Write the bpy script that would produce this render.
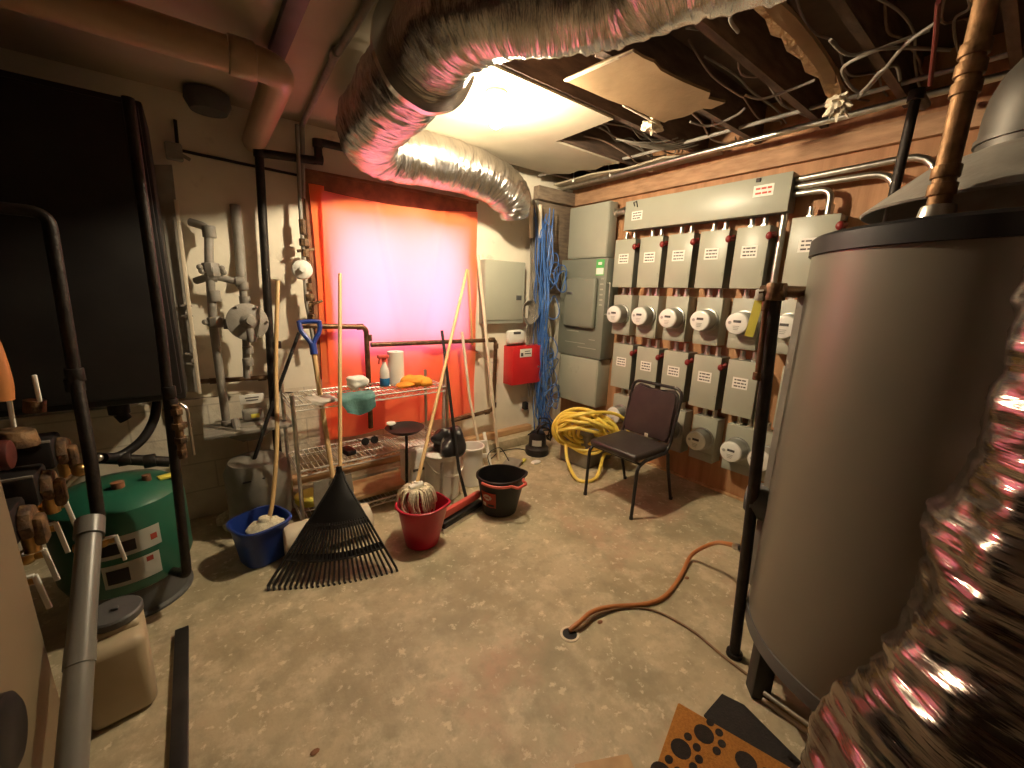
import bpy, bmesh, math, random
from mathutils import Vector, Matrix, noise
random.seed(4)
C = bpy.context.scene.collection
for o in list(bpy.data.objects): bpy.data.objects.remove(o)
PI = math.pi
# ------------------------------------------------------------------ camera, world, exposure
cam = bpy.data.objects.new('camera', bpy.data.cameras.new('camera')); C.objects.link(cam)
cam.data.sensor_width = 36; cam.data.lens = 14.24; cam.data.clip_start = 0.02
cam.matrix_world = Matrix(((.791, .111, -.601, 0), (-.611, .192, -.768, 0), (.030, .975, .220, 1.6), (0, 0, 0, 1)))
bpy.context.scene.camera = cam
w = bpy.data.worlds.new('sky'); bpy.context.scene.world = w; w.use_nodes = True
bg = w.node_tree.nodes['Background']; bg.inputs[0].default_value = (.62, .8, 1.0, 1); bg.inputs[1].default_value = 5.6
vs = bpy.context.scene.view_settings
vs.view_transform = 'Standard'; vs.look = 'None'; vs.gamma = 1; vs.use_curve_mapping = False; vs.exposure = 0.0
# daylight enters by the window opening: a portal guides the sky light through it
pl = bpy.data.lights.new('window_portal', 'AREA'); pl.shape = 'RECTANGLE'; pl.size = 1.3; pl.size_y = 1.05
pl.cycles.is_portal = True
po = bpy.data.objects.new('window_portal', pl); po.location = (1.41, 3.62, 1.62); po.rotation_euler = (-PI/2, 0, 0); C.objects.link(po)
BULB = 2550.0

# ------------------------------------------------------------------ materials
MATS = {}
def M(name, c1, c2=None, scale=6, rough=.6, metal=0, bump=0, bscale=60, stretch=(1,1,1), contrast=(.35,.65), emit=None, spec=.5, uv=False, coat=0):
    if name in MATS: return MATS[name]
    m = bpy.data.materials.new(name); m.use_nodes = True; nt = m.node_tree; N = nt.nodes; L = nt.links
    b = N['Principled BSDF']; b.inputs['Roughness'].default_value = rough; b.inputs['Metallic'].default_value = metal
    b.inputs['Specular IOR Level'].default_value = spec; b.inputs['Coat Weight'].default_value = coat
    tc = N.new('ShaderNodeTexCoord'); mp = N.new('ShaderNodeMapping'); mp.inputs['Scale'].default_value = stretch
    L.new(tc.outputs['UV' if uv else 'Object'], mp.inputs[0])
    if c2 is None: c2 = tuple(v*.82 for v in c1)
    nz = N.new('ShaderNodeTexNoise'); nz.inputs['Scale'].default_value = scale; nz.inputs['Detail'].default_value = 5
    L.new(mp.outputs[0], nz.inputs['Vector'])
    cr = N.new('ShaderNodeValToRGB'); cr.color_ramp.elements[0].position = contrast[0]; cr.color_ramp.elements[1].position = contrast[1]
    cr.color_ramp.elements[0].color = (*c2, 1); cr.color_ramp.elements[1].color = (*c1, 1)
    L.new(nz.outputs['Fac'], cr.inputs[0]); L.new(cr.outputs[0], b.inputs['Base Color'])
    if bump:
        n2 = N.new('ShaderNodeTexNoise'); n2.inputs['Scale'].default_value = bscale; n2.inputs['Detail'].default_value = 4
        L.new(mp.outputs[0], n2.inputs['Vector'])
        bp = N.new('ShaderNodeBump'); bp.inputs['Strength'].default_value = bump; bp.inputs['Distance'].default_value = .01
        L.new(n2.outputs['Fac'], bp.inputs['Height']); L.new(bp.outputs[0], b.inputs['Normal'])
    if emit: b.inputs['Emission Color'].default_value = (*emit[0], 1); b.inputs['Emission Strength'].default_value = emit[1]
    MATS[name] = m; return m

def mix_layer(m, color, scale, lo, hi, amount=1.0, stretch=None):
    """a further worn layer (stains, old paint) over a material made by M"""
    nt = m.node_tree; N = nt.nodes; L = nt.links; b = N['Principled BSDF']
    src = b.inputs['Base Color'].links[0].from_socket
    tc = N.new('ShaderNodeTexCoord'); mp = N.new('ShaderNodeMapping'); L.new(tc.outputs['Object'], mp.inputs[0])
    if stretch: mp.inputs['Scale'].default_value = stretch
    mp.inputs['Location'].default_value = (scale*.37, 1.3, scale)
    nz = N.new('ShaderNodeTexNoise'); nz.inputs['Scale'].default_value = scale; nz.inputs['Detail'].default_value = 8; nz.inputs['Roughness'].default_value = .65
    L.new(mp.outputs[0], nz.inputs['Vector'])
    mr = N.new('ShaderNodeMapRange'); mr.inputs['From Min'].default_value = lo; mr.inputs['From Max'].default_value = hi; mr.inputs['To Max'].default_value = amount
    L.new(nz.outputs['Fac'], mr.inputs['Value'])
    mx = N.new('ShaderNodeMix'); mx.data_type = 'RGBA'; mx.inputs['B'].default_value = (*color, 1)
    L.new(mr.outputs[0], mx.inputs['Factor']); L.new(src, mx.inputs['A']); L.new(mx.outputs['Result'], b.inputs['Base Color'])

m_floor = M('concrete', (.53,.445,.295), (.35,.295,.185), 2.2, .6, bump=.5, bscale=18)
mix_layer(m_floor, (.66,.57,.40), 6, .50, .62, .55)
mix_layer(m_floor, (.50,.29,.20), 1.3, .56, .68, .6)
mix_layer(m_floor, (.24,.215,.14), 2.4, .50, .70, .75)
mix_layer(m_floor, (.27,.235,.155), 11, .50, .68, .55)
mix_layer(m_floor, (.78,.69,.50), 20, .58, .64, .6)
mix_layer(m_floor, (.20,.15,.09), 40, .66, .72, .6)
m_wall = M('painted_wall', (.86,.79,.64), (.76,.69,.55), 3, .7, bump=.25, bscale=12)
mix_layer(m_wall, (.38,.30,.22), 4, .60, .74, .6)
# painted block wall: mortar joints
def brick(m, w_, h_):
    nt = m.node_tree; N = nt.nodes; L = nt.links; b = N['Principled BSDF']
    src = b.inputs['Base Color'].links[0].from_socket
    tc = N.new('ShaderNodeTexCoord'); sx = N.new('ShaderNodeSeparateXYZ'); cx = N.new('ShaderNodeCombineXYZ')
    L.new(tc.outputs['Object'], sx.inputs[0]); L.new(sx.outputs['X'], cx.inputs['X']); L.new(sx.outputs['Z'], cx.inputs['Y'])
    br = N.new('ShaderNodeTexBrick'); L.new(cx.outputs[0], br.inputs['Vector'])
    br.inputs['Scale'].default_value = 1; br.inputs['Brick Width'].default_value = w_; br.inputs['Row Height'].default_value = h_
    br.inputs['Mortar Size'].default_value = .006; br.inputs['Mortar Smooth'].default_value = .4
    mx = N.new('ShaderNodeMix'); mx.data_type = 'RGBA'; mx.inputs['B'].default_value = (.30,.25,.19,1)
    mu = N.new('ShaderNodeMath'); mu.operation = 'MULTIPLY'; mu.inputs[1].default_value = .38; L.new(br.outputs['Fac'], mu.inputs[0])
    L.new(mu.outputs[0], mx.inputs['Factor']); L.new(src, mx.inputs['A']); L.new(mx.outputs['Result'], b.inputs['Base Color'])
m_block = M('painted_block', (.84,.77,.62), (.66,.58,.45), 5, .75, bump=.5, bscale=25); brick(m_block, .4, .2)
m_ceil = M('drywall_ceiling', (.47,.41,.30), (.41,.355,.26), 2.5, .8, bump=.08)
m_ply = M('plywood', (.50,.26,.125), (.36,.17,.075), 3, .65, stretch=(6,6,.6), bump=.2, bscale=30)
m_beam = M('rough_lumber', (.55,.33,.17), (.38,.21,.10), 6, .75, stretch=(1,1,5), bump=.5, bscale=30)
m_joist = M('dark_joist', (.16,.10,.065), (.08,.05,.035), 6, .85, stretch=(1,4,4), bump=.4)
m_subfl = M('subfloor', (.12,.075,.05), (.06,.04,.03), 4, .9)
m_foil = M('foil', (.74,.71,.68), (.52,.50,.49), 3, .24, 1, bump=1.0, bscale=24, stretch=(.45,3.6,1), uv=True)
m_foil2 = M('foil_wrap', (.36,.31,.29), (.16,.13,.12), 4, .19, 1, bump=.6, bscale=14, stretch=(.5,3.4,1), uv=True)
m_tape = M('foil_tape', (.85,.83,.8), (.7,.68,.66), 8, .25, 1, bump=.4, bscale=40)
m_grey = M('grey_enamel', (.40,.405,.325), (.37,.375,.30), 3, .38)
m_grey_shade = M('shaded_grey_enamel', (.155,.16,.13), (.14,.145,.118), 3, .4)  # grey enamel darkened in colour for box sides turned from the bulb
m_greyl = M('light_grey_enamel', (.37,.372,.30), (.34,.342,.277), 3, .45)
m_hole_shade = M('black_hole_shade', (.02,.02,.02), (.012,.012,.012), 3, .8)
m_steel = M('galvanised_steel', (.72,.70,.64), (.55,.53,.48), 20, .33, 1)
m_chrome = M('chrome_wire', (.80,.77,.70), (.65,.62,.56), 20, .35, .45)
m_white = M('white_label', (.85,.83,.76), (.8,.78,.7), 3, .6)
m_ink = M('label_ink', (.10,.09,.09), (.07,.06,.06), 3, .7)
m_redink = M('red_ink', (.62,.10,.07), (.5,.08,.05), 3, .7)
m_redknob = M('red_handle', (.22,.018,.016), (.16,.012,.012), 5, .4)
m_glass = M('meter_cover', (.86,.85,.80), (.80,.79,.74), 3, .15, coat=1)
m_metal = M('meter_ring', (.45,.45,.42), (.35,.35,.33), 8, .35, .8)
m_black = M('black_plastic', (.02,.018,.017), (.014,.012,.012), 6, .45, spec=.3)
m_vinyl = M('brown_black_vinyl', (.035,.024,.022), (.025,.017,.016), 14, .33, bump=.2, bscale=160)
m_blackm = M('black_metal', (.035,.03,.028), (.02,.018,.018), 10, .35, .3)
m_iron = M('black_iron', (.035,.027,.022), (.018,.014,.012), 18, .5, .5, bump=.3)
m_iron_r = M('brown_iron', (.20,.115,.06), (.10,.055,.03), 22, .42, .6, bump=.3)
m_gpipe = M('grey_painted_pipe', (.30,.275,.235), (.24,.215,.18), 14, .55, bump=.2)
m_brass = M('brass', (.62,.40,.16), (.42,.25,.09), 18, .32, 1)
m_copper = M('copper', (.30,.165,.075), (.16,.085,.035), 22, .55, .7, bump=.2)
m_pvcg = M('grey_pvc', (.17,.165,.145), (.15,.145,.13), 8, .35)
m_pvcw = M('cream_pvc', (.46,.31,.20), (.40,.27,.17), 5, .4)
m_tank = M('tank_grey', (.165,.148,.115), (.15,.134,.104), 2, .36, .15)
m_green = M('green_paint', (.02,.125,.075), (.016,.10,.06), 5, .33)
m_jug = M('translucent_jug', (.48,.40,.27), (.42,.35,.23), 5, .45)
m_wood = M('pale_wood', (.74,.52,.26), (.60,.38,.16), 6, .5, stretch=(1,1,.15))
m_wood2 = M('worn_wood', (.56,.38,.20), (.40,.25,.12), 9, .6, stretch=(1,1,.15))
m_trim = M('white_painted_wood', (.80,.70,.55), (.70,.58,.42), 8, .55)
m_board = M('floor_board_wood', (.66,.42,.22), (.50,.29,.14), 6, .6, stretch=(.3,3,3))
m_red = M('red_plastic', (.50,.006,.035), (.42,.005,.028), 4, .35)
m_red2 = M('red_enamel', (.62,.02,.025), (.54,.016,.02), 4, .35)
m_redr = M('faded_red_plastic', (.72,.12,.09), (.62,.09,.07), 4, .4)
m_blue = M('blue_plastic', (.015,.045,.26), (.012,.035,.20), 4, .35)
m_bluec = M('blue_cable', (.06,.16,.46), (.05,.13,.36), 14, .4)
m_bluep = M('blue_print', (.035,.08,.30), (.03,.07,.25), 14, .4)
m_yarn = M('mop_yarn', (.86,.79,.60), (.62,.54,.38), 60, .9, bump=.6, bscale=200)
m_yellow = M('yellow_hose', (.92,.72,.16), (.84,.62,.09), 8, .35)
m_orange = M('orange_hose', (.50,.20,.065), (.42,.155,.05), 8, .4)
m_yel = M('yellow_tag', (.85,.78,.12), (.8,.7,.1), 5, .5)
m_orangecloth = M('orange_cloth', (.85,.36,.03), (.72,.26,.02), 9, .8, bump=.5, bscale=30)
m_teal = M('teal_cloth', (.25,.52,.50), (.16,.36,.36), 12, .85, bump=.4)
m_coir = M('coir', (.47,.20,.035), (.35,.14,.022), 120, .95, bump=.8, bscale=300)
m_matblk = M('rubber', (.018,.014,.013), (.012,.01,.009), 60, .85, bump=.5, bscale=120)
m_grime = M('grey_plastic', (.27,.25,.21), (.20,.18,.15), 8, .5)
m_dgrey = M('dark_grey_plastic', (.10,.10,.10), (.07,.07,.07), 8, .5)
m_pump = M('pump_red', (.10,.02,.015), (.06,.012,.01), 10, .45)
m_flange = M('rusty_flange', (.26,.15,.07), (.06,.035,.02), 25, .6, .3, bump=.5)
m_rustpan = M('rust', (.30,.13,.06), (.18,.08,.04), 14, .8)
m_paper = M('brown_paper_board', (.29,.185,.09), (.22,.14,.065), 5, .85, bump=.25, bscale=18)
m_gyps = M('gypsum', (.78,.70,.55), (.68,.58,.42), 20, .9, bump=.6)
m_ins = M('torn_insulation', (.42,.27,.13), (.25,.15,.07), 20, .95, bump=.9, bscale=50)
m_cable = M('grey_sheath', (.25,.22,.18), (.17,.145,.115), 9, .5)
m_cabled = M('dark_sheath', (.26,.17,.12), (.18,.11,.08), 9, .55)
m_redwire = M('red_wire', (.16,.025,.02), (.12,.02,.015), 9, .5)
m_beige = M('beige_enamel', (.21,.16,.095), (.185,.14,.085), 3, .5)
m_cer = M('white_ceramic', (.85,.82,.75), (.8,.77,.7), 3, .3)
m_bulb = M('lit_bulb', (1,1,1), (1,1,1), 3, .3, emit=((1,.83,.57), BULB))
m_grn = M('green_sticker', (.10,.45,.12), (.08,.38,.1), 3, .5)
m_tealw = M('spray_liquid', (.03,.16,.36), (.02,.12,.3), 3, .2)
m_bag = M('black_bag', (.03,.028,.03), (.018,.016,.018), 9, .3, bump=.9, bscale=18)

# ------------------------------------------------------------------ mesh builder
def newell(a, b):
    return (Vector(b) - Vector(a))
class MB:
    def __init__(s): s.bm = bmesh.new(); s.uv = None
    def _merge(s, t, m, M4=None):
        if M4 is not None: bmesh.ops.transform(t, matrix=M4, verts=t.verts)
        bmesh.ops.recalc_face_normals(t, faces=t.faces)
        mp = {}
        for v in t.verts: mp[v] = s.bm.verts.new(v.co)
        for f in t.faces:
            try:
                nf = s.bm.faces.new([mp[v] for v in f.verts]); nf.material_index = m; nf.smooth = True
            except ValueError: pass
        t.free(); return s
    def box(s, c, d, bevel=0, rot=None, m=0, seg=2):
        t = bmesh.new(); bmesh.ops.create_cube(t, size=1); bmesh.ops.scale(t, vec=d, verts=t.verts)
        if bevel: bmesh.ops.bevel(t, geom=list(t.edges), offset=min(bevel, min(d)*.45), segments=seg, profile=.5, affect='EDGES')
        M4 = Matrix.Translation(c)
        if rot is not None: M4 = M4 @ (rot if isinstance(rot, Matrix) else Matrix.Rotation(rot, 4, 'Z'))
        return s._merge(t, m, M4)
    def bb(s, lo, hi, bevel=0, m=0):
        return s.box([(a+b)/2 for a, b in zip(lo, hi)], [abs(b-a) for a, b in zip(lo, hi)], bevel, None, m)
    def bar(s, a, b, wd, th, bevel=0, m=0, up=(0,0,1)):
        a = Vector(a); b = Vector(b); z = (b-a).normalized(); x = z.cross(Vector(up))
        if x.length < 1e-3: x = z.cross(Vector((0,1,0)))
        x.normalize(); y = z.cross(x)
        R = Matrix((x, y, z)).transposed().to_4x4()
        t = bmesh.new(); bmesh.ops.create_cube(t, size=1); bmesh.ops.scale(t, vec=(wd, th, (b-a).length), verts=t.verts)
        if bevel: bmesh.ops.bevel(t, geom=list(t.edges), offset=bevel, segments=2, profile=.5, affect='EDGES')
        return s._merge(t, m, Matrix.Translation((a+b)/2) @ R)
    def cyl(s, a, b, r0, r1=None, seg=20, m=0, bevel=0):
        r1 = r0 if r1 is None else r1
        a = Vector(a); b = Vector(b); z = (b-a).normalized()
        R = z.to_track_quat('Z', 'Y').to_matrix().to_4x4()
        t = bmesh.new(); bmesh.ops.create_cone(t, cap_ends=True, segments=seg, radius1=r0, radius2=r1, depth=(b-a).length)
        if bevel: bmesh.ops.bevel(t, geom=[e for e in t.edges if len(e.link_faces) == 2 and any(len(f.verts) > 4 for f in e.link_faces)], offset=bevel, segments=2, profile=.5, affect='EDGES')
        return s._merge(t, m, Matrix.Translation((a+b)/2) @ R)
    def sph(s, c, r, m=0, sc=(1,1,1), u=20, v=12):
        t = bmesh.new(); bmesh.ops.create_uvsphere(t, u_segments=u, v_segments=v, radius=r)
        return s._merge(t, m, Matrix.Translation(c) @ Matrix.Diagonal((*sc, 1)))
    def tube(s, pts, r, seg=10, m=0, rf=None, cap=True, uv=False, squash=None, closed=False):
        pts = [Vector(p) for p in pts]; n = len(pts); rings = []; d = None; x = None
        lay = s.bm.loops.layers.uv.verify() if uv else None
        acc = 0; lens = []
        for i, p in enumerate(pts):
            if closed: tn = (pts[(i+1) % n] - pts[i-1]).normalized()
            else: tn = (pts[min(i+1, n-1)] - pts[max(i-1, 0)]).normalized()
            if x is None:
                x = tn.cross(Vector((0,0,1)));
                if x.length < .05: x = tn.cross(Vector((0,1,0)))
            x = (x - tn*x.dot(tn)).normalized(); y = tn.cross(x)
            if i: acc += (p - pts[i-1]).length
            lens.append(acc); ring = []
            for k in range(seg):
                a = 2*PI*k/seg; rr = (r[i] if isinstance(r, (list, tuple)) else r)
                if rf: rr *= rf(acc, a)
                ring.append(s.bm.verts.new(p + x*math.cos(a)*rr + y*math.sin(a)*rr*(squash or 1)))
            rings.append(ring)
        rg = range(n) if closed else range(n-1)
        for i in rg:
            for k in range(seg):
                j = (i+1) % n
                f = s.bm.faces.new((rings[i][k], rings[i][(k+1) % seg], rings[j][(k+1) % seg], rings[j][k])); f.material_index = m; f.smooth = True
                if uv:
                    vals = ((k/seg, lens[i]), ((k+1)/seg, lens[i]), ((k+1)/seg, lens[j]), (k/seg, lens[j]))
                    for lp, q in zip(f.loops, vals): lp[lay].uv = q
        if cap and not closed:
            for rr_, fl in ((rings[0], True), (rings[-1], False)):
                f = s.bm.faces.new(rr_[::-1] if fl else rr_); f.material_index = m
        return s
    def lathe(s, prof, c=(0,0,0), seg=32, m=0, sx=1, sy=1, rad=None, axis=None):
        """prof: list of (r, z). rad(angle, z): factor on the radius"""
        t = bmesh.new(); rings = []
        for r, z in prof:
            if r < 1e-6: rings.append([t.verts.new((0,0,z))]); continue
            ring = []
            for k in range(seg):
                a = 2*PI*k/seg; q = rad(a, z) if rad else 1
                ring.append(t.verts.new((math.cos(a)*r*q*sx, math.sin(a)*r*q*sy, z)))
            rings.append(ring)
        for A, B in zip(rings, rings[1:]):
            for k in range(seg):
                l = (k+1) % seg
                if len(A) == 1 and len(B) == 1: continue
                if len(A) == 1: t.faces.new((A[0], B[k], B[l]))
                elif len(B) == 1: t.faces.new((A[k], A[l], B[0]))
                else: t.faces.new((A[k], A[l], B[l], B[k]))
        M4 = Matrix.Translation(c)
        if axis is not None: M4 = M4 @ Vector(axis).to_track_quat('Z', 'Y').to_matrix().to_4x4()
        return s._merge(t, m, M4)
    def poly(s, pts, thick, m=0, bevel=0):
        """closed outline of 3-D points, given a thickness vector"""
        t = bmesh.new(); v = [t.verts.new(p) for p in pts]; f = t.faces.new(v)
        r = bmesh.ops.extrude_face_region(t, geom=[f]); vv = [e for e in r['geom'] if isinstance(e, bmesh.types.BMVert)]
        bmesh.ops.translate(t, vec=thick, verts=vv)
        return s._merge(t, m)
    def build(s, name, mats, parent=None, org=None, angle=35):
        if not isinstance(mats, (list, tuple)): mats = [mats]
        if parent is not None: org = Vector(parent['_org'])
        org = Vector(org) if org is not None else Vector((0,0,0))
        bmesh.ops.translate(s.bm, vec=-org, verts=s.bm.verts)
        me = bpy.data.meshes.new(name); s.bm.to_mesh(me); s.bm.free()
        for mm in mats: me.materials.append(mm)
        me.set_sharp_from_angle(angle=math.radians(angle))
        o = bpy.data.objects.new(name, me); C.objects.link(o); o['_org'] = tuple(org)
        if parent is not None: o.parent = parent
        else: o.location = org
        return o
def tag(o, label, cat, group=None, kind=None):
    if label: o['label'] = label
    if cat: o['category'] = cat
    if group: o['group'] = group
    if kind: o['kind'] = kind
    return o
def thing(name, label, cat, loc=(0,0,0), group=None):
    o = bpy.data.objects.new(name, None); C.objects.link(o); o.location = loc; o['_org'] = tuple(loc); o.empty_display_size = .05
    return tag(o, label, cat, group)
def struct(mb, name, mats, org=None):
    o = mb.build(name, mats, None, org); o['kind'] = 'structure'; return o
def dup(root, loc, label, parent=None):
    r = root.copy(); C.objects.link(r)
    if parent is not None: r.parent = parent
    else:
        r.location = loc
        if label: r['label'] = label
    for ch in list(root.children): dup(ch, None, None, r)
    return r
def smooth(P, n=8, closed=False):
    P = [Vector(p) for p in P]; out = []; N_ = len(P)
    rng = range(N_) if closed else range(N_-1)
    for i in rng:
        if closed: a, b, c, d = P[i-1], P[i], P[(i+1) % N_], P[(i+2) % N_]
        else: a, b, c, d = P[max(i-1,0)], P[i], P[i+1], P[min(i+2, N_-1)]
        for k in range(n):
            t = k/n; out.append(.5*((2*b) + (c-a)*t + (2*a-5*b+4*c-d)*t*t + (3*b-a-3*c+d)*t**3))
    if not closed: out.append(P[-1])
    return out
def fillet(P, r, n=5):
    """polyline with rounded elbows"""
    P = [Vector(p) for p in P]; out = [P[0]]
    for a, b, c in zip(P, P[1:], P[2:]):
        d0 = (a-b); d1 = (c-b); rr = min(r, d0.length*.45, d1.length*.45); p0 = b + d0.normalized()*rr; p1 = b + d1.normalized()*rr
        for k in range(n+1):
            t = k/n; out.append(p0*(1-t)**2 + b*2*t*(1-t) + p1*t*t)
    out.append(P[-1]); return out
def resample(P, step):
    out = [P[0].copy()]; left = step
    for a, b in zip(P, P[1:]):
        L_ = (b-a).length; pos = 0
        while L_-pos >= left: pos += left; out.append(a + (b-a)*(pos/L_)); left = step
        left -= (L_-pos)
    return out
V = Vector

# ================================================================== the room
YB = 3.35; XR = 3.375; ZC = 2.69
b = MB(); b.bb((-1.5,-1.6,-.12), (3.5,3.5,0))
floor = struct(b, 'floor', m_floor)
# floor drain is a thing of its own (below), its depth painted black
b = MB()   # back wall around the window opening x .86..2.0, z 1.14..2.12
b.bb((-1.5,YB,.85), (.86,3.6,2.95)); b.bb((2.0,YB,0), (3.5,3.6,2.95)); b.bb((.86,YB,2.12), (2.0,3.6,2.95)); b.bb((.86,YB,.85), (2.0,3.6,1.14))
struct(b, 'wall_back', m_wall)
b = MB(); b.bb((-1.5,YB-.02,0), (.2,3.6,.845)); b.bb((.2,YB,0), (2.0,3.6,.85))
struct(b, 'trim_1', m_block)
b = MB(); b.bb((XR,-1.6,0), (XR+.15,YB,2.95)); struct(b, 'wall_right', m_ply)
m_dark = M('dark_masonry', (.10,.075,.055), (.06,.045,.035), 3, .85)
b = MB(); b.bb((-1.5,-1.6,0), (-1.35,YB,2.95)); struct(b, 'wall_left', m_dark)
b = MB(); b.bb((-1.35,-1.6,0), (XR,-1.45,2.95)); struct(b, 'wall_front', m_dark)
# ceiling: drywall left standing, with the torn-out field to the right
b = MB(); t_ = .014
for lo, hi in (((-1.35,1.9),(2.15,YB)), ((-1.35,-1.45),(1.25,1.9)), ((2.15,2.43),(2.75,3.08)), ((2.15,1.9),(2.24,2.43))):
    b.bb((lo[0],lo[1],ZC), (hi[0],hi[1],ZC+t_))
b.poly([(2.75,2.43,ZC),(2.98,2.43,ZC),(2.93,2.55,ZC),(2.97,2.68,ZC),(2.88,2.8,ZC),(2.9,2.93,ZC),(2.75,3.08,ZC)], (0,0,t_))
b.poly([(3.08,3.34,ZC),(3.37,3.34,ZC),(3.37,1.75,ZC),(3.22,1.72,ZC),(3.2,2.0,ZC),(3.12,2.1,ZC),(3.15,2.5,ZC),(3.06,2.8,ZC)], (0,0,t_))
struct(b, 'ceiling', m_ceil)
b = MB(); b.bb((-1.5,-1.6,2.95), (3.55,3.6,3.05)); struct(b, 'trim_2', m_subfl)
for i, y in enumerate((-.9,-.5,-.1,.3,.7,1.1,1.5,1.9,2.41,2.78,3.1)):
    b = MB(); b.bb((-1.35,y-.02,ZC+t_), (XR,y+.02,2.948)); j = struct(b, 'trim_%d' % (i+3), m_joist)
# ledger board along the two walls under the ceiling
b = MB(); b.bb((XR-.05,-1.4,2.515), (XR,YB,2.63), .004); struct(b, 'trim_20', M('sill_lumber', (.50,.30,.17), (.36,.20,.11), 6, .75, stretch=(1,1,5), bump=.5, bscale=30))
b = MB(); b.bb((2.82,YB-.09,2.515), (XR-.05,YB,2.64), .004); struct(b, 'trim_22', M('old_grey_lumber', (.30,.23,.16), (.19,.14,.10), 9, .85, stretch=(1,5,5), bump=.5))
b = MB(); b.bb((XR-.025,.3,0), (XR,3.2,.02), .004); struct(b, 'baseboard_right', m_board)
# window
b = MB(); b.bb((.705,YB-.03,2.12), (2.13,YB,2.39)); b.bb((.705,YB-.03,.9), (.86,YB,2.12)); b.bb((2.0,YB-.03,.9), (2.13,YB,2.12))
b.bb((.70,YB-.045,2.375), (2.14,YB-.03,2.395))
wf = struct(b, 'window_1', m_rustpan)
b = MB()
for lo, hi in (((.86,1.14),(.91,2.12)), ((1.95,1.14),(2.0,2.12)), ((.86,1.14),(2.0,1.19)), ((.86,2.07),(2.0,2.12)), ((1.40,1.14),(1.46,2.12))):
    b.bb((lo[0],3.44,lo[1]), (hi[0],3.50,hi[1]), .004)
b.build('window_frame', m_trim, wf)
mg = bpy.data.materials.new('window_glass'); mg.use_nodes = True; nt = mg.node_tree; nt.nodes.clear()
o_ = nt.nodes.new('ShaderNodeOutputMaterial'); mx = nt.nodes.new('ShaderNodeMixShader'); tr = nt.nodes.new('ShaderNodeBsdfTransparent'); gl = nt.nodes.new('ShaderNodeBsdfGlossy'); gl.inputs['Roughness'].default_value = .02
mx.inputs[0].default_value = .06; nt.links.new(tr.outputs[0], mx.inputs[1]); nt.links.new(gl.outputs[0], mx.inputs[2]); nt.links.new(mx.outputs[0], o_.inputs[0])
for x0, x1 in ((.91,1.40),(1.46,1.95)):
    b = MB(); b.bb((x0,3.468,1.19), (x1,3.472,2.07)); b.build('pane', mg, wf)
# concrete footing ledge with a wooden board along the back wall
b = MB(); b.bb((.42,3.16,0), (3.2,YB,.10), .008); struct(b, 'trim_21', m_floor)
b = MB(); b.bb((.45,3.27,.10), (2.86,YB-.001,.16), .004); struct(b, 'baseboard_back', m_board)

# red cloth over the window ---------------------------------------------------
mc = bpy.data.materials.new('red_cloth'); mc.use_nodes = True; nt = mc.node_tree; nt.nodes.clear(); N = nt.nodes; L = nt.links
o_ = N.new('ShaderNodeOutputMaterial'); ad = N.new('ShaderNodeAddShader'); tl = N.new('ShaderNodeBsdfTranslucent'); df = N.new('ShaderNodeBsdfDiffuse')
tl.inputs[0].default_value = (.72,.19,.27,1); df.inputs[0].default_value = (.62,.17,.055,1)
tc = N.new('ShaderNodeTexCoord'); wv = N.new('ShaderNodeTexNoise'); wv.inputs['Scale'].default_value = 5; L.new(tc.outputs['Object'], wv.inputs['Vector'])
bp = N.new('ShaderNodeBump'); bp.inputs['Strength'].default_value = .25; bp.inputs['Distance'].default_value = .03; L.new(wv.outputs['Fac'], bp.inputs['Height'])
L.new(bp.outputs[0], df.inputs['Normal']); L.new(tl.outputs[0], ad.inputs[0]); L.new(df.outputs[0], ad.inputs[1]); L.new(ad.outputs[0], o_.inputs[0])
b = MB(); nx, nz = 60, 60; grid = []
for i in range(nx+1):
    col_ = []
    for k in range(nz+1):
        u = i/nx; v = k/nz
        x = .80 + (2.11-.80)*u - .035*v*(1-u); ztop = 2.265 + .03*u - .05*math.sin(PI*u)*(1-v)*.8
        z = ztop + (.42-ztop)*v
        yy = YB - .075 + .018*math.sin(3*u*2*PI + v*2) * (.3+v) + .012*noise.noise(V((u*5, v*4, 2))) * 2 - .02*math.exp(-((u-.5)/.2)**2)*(1-v)
        yy -= .012*math.exp(-((u-.3-.25*v)/.02)**2)*(1-v) + .012*math.exp(-((u-.75+.3*v)/.02)**2)*(1-v)
        col_.append(b.bm.verts.new((x, yy, z)))
    grid.append(col_)
for i in range(nx):
    for k in range(nz):
        f = b.bm.faces.new((grid[i][k], grid[i][k+1], grid[i+1][k+1], grid[i+1][k])); f.smooth = True
# folded-back strip on the left
pr = None
for k in range(nz+1):
    v = k/nz; z = 2.30 + (.40-2.30)*v
    row = [b.bm.verts.new((.73 + .012*math.sin(v*5) + q*.10, YB-.045 - .006*math.sin(q*PI+v*9), z)) for q in (0,.33,.66,1)]
    if pr:
        for q in range(3): f = b.bm.faces.new((pr[q], row[q], row[q+1], pr[q+1])); f.smooth = True
    pr = row
cu = b.build('curtain', mc, None, (1.45, YB-.06, .42), angle=80)
tag(cu, 'translucent red cloth nailed over the window, glowing pink with daylight', 'curtain')

# lamp -----------------------------------------------------------------------
LP = V((1.47,2.10,2.555))
lt = thing('ceiling_light', 'lit bare bulb in a white porcelain holder on the ceiling', 'light', (LP.x, LP.y, ZC))
b = MB(); b.lathe([(0,0),(.06,0),(.058,-.015),(.03,-.03),(.024,-.06),(0,-.06)], (LP.x,LP.y,ZC), 24); b.build('lamp_holder', m_cer, lt)
b = MB(); b.lathe([(0,.07),(.014,.06),(.016,.035),(.030,.01),(.036,-.015),(.030,-.035),(.015,-.046),(0,-.05)], LP, 24); b.build('bulb', m_bulb, lt)
print('room done')

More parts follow.
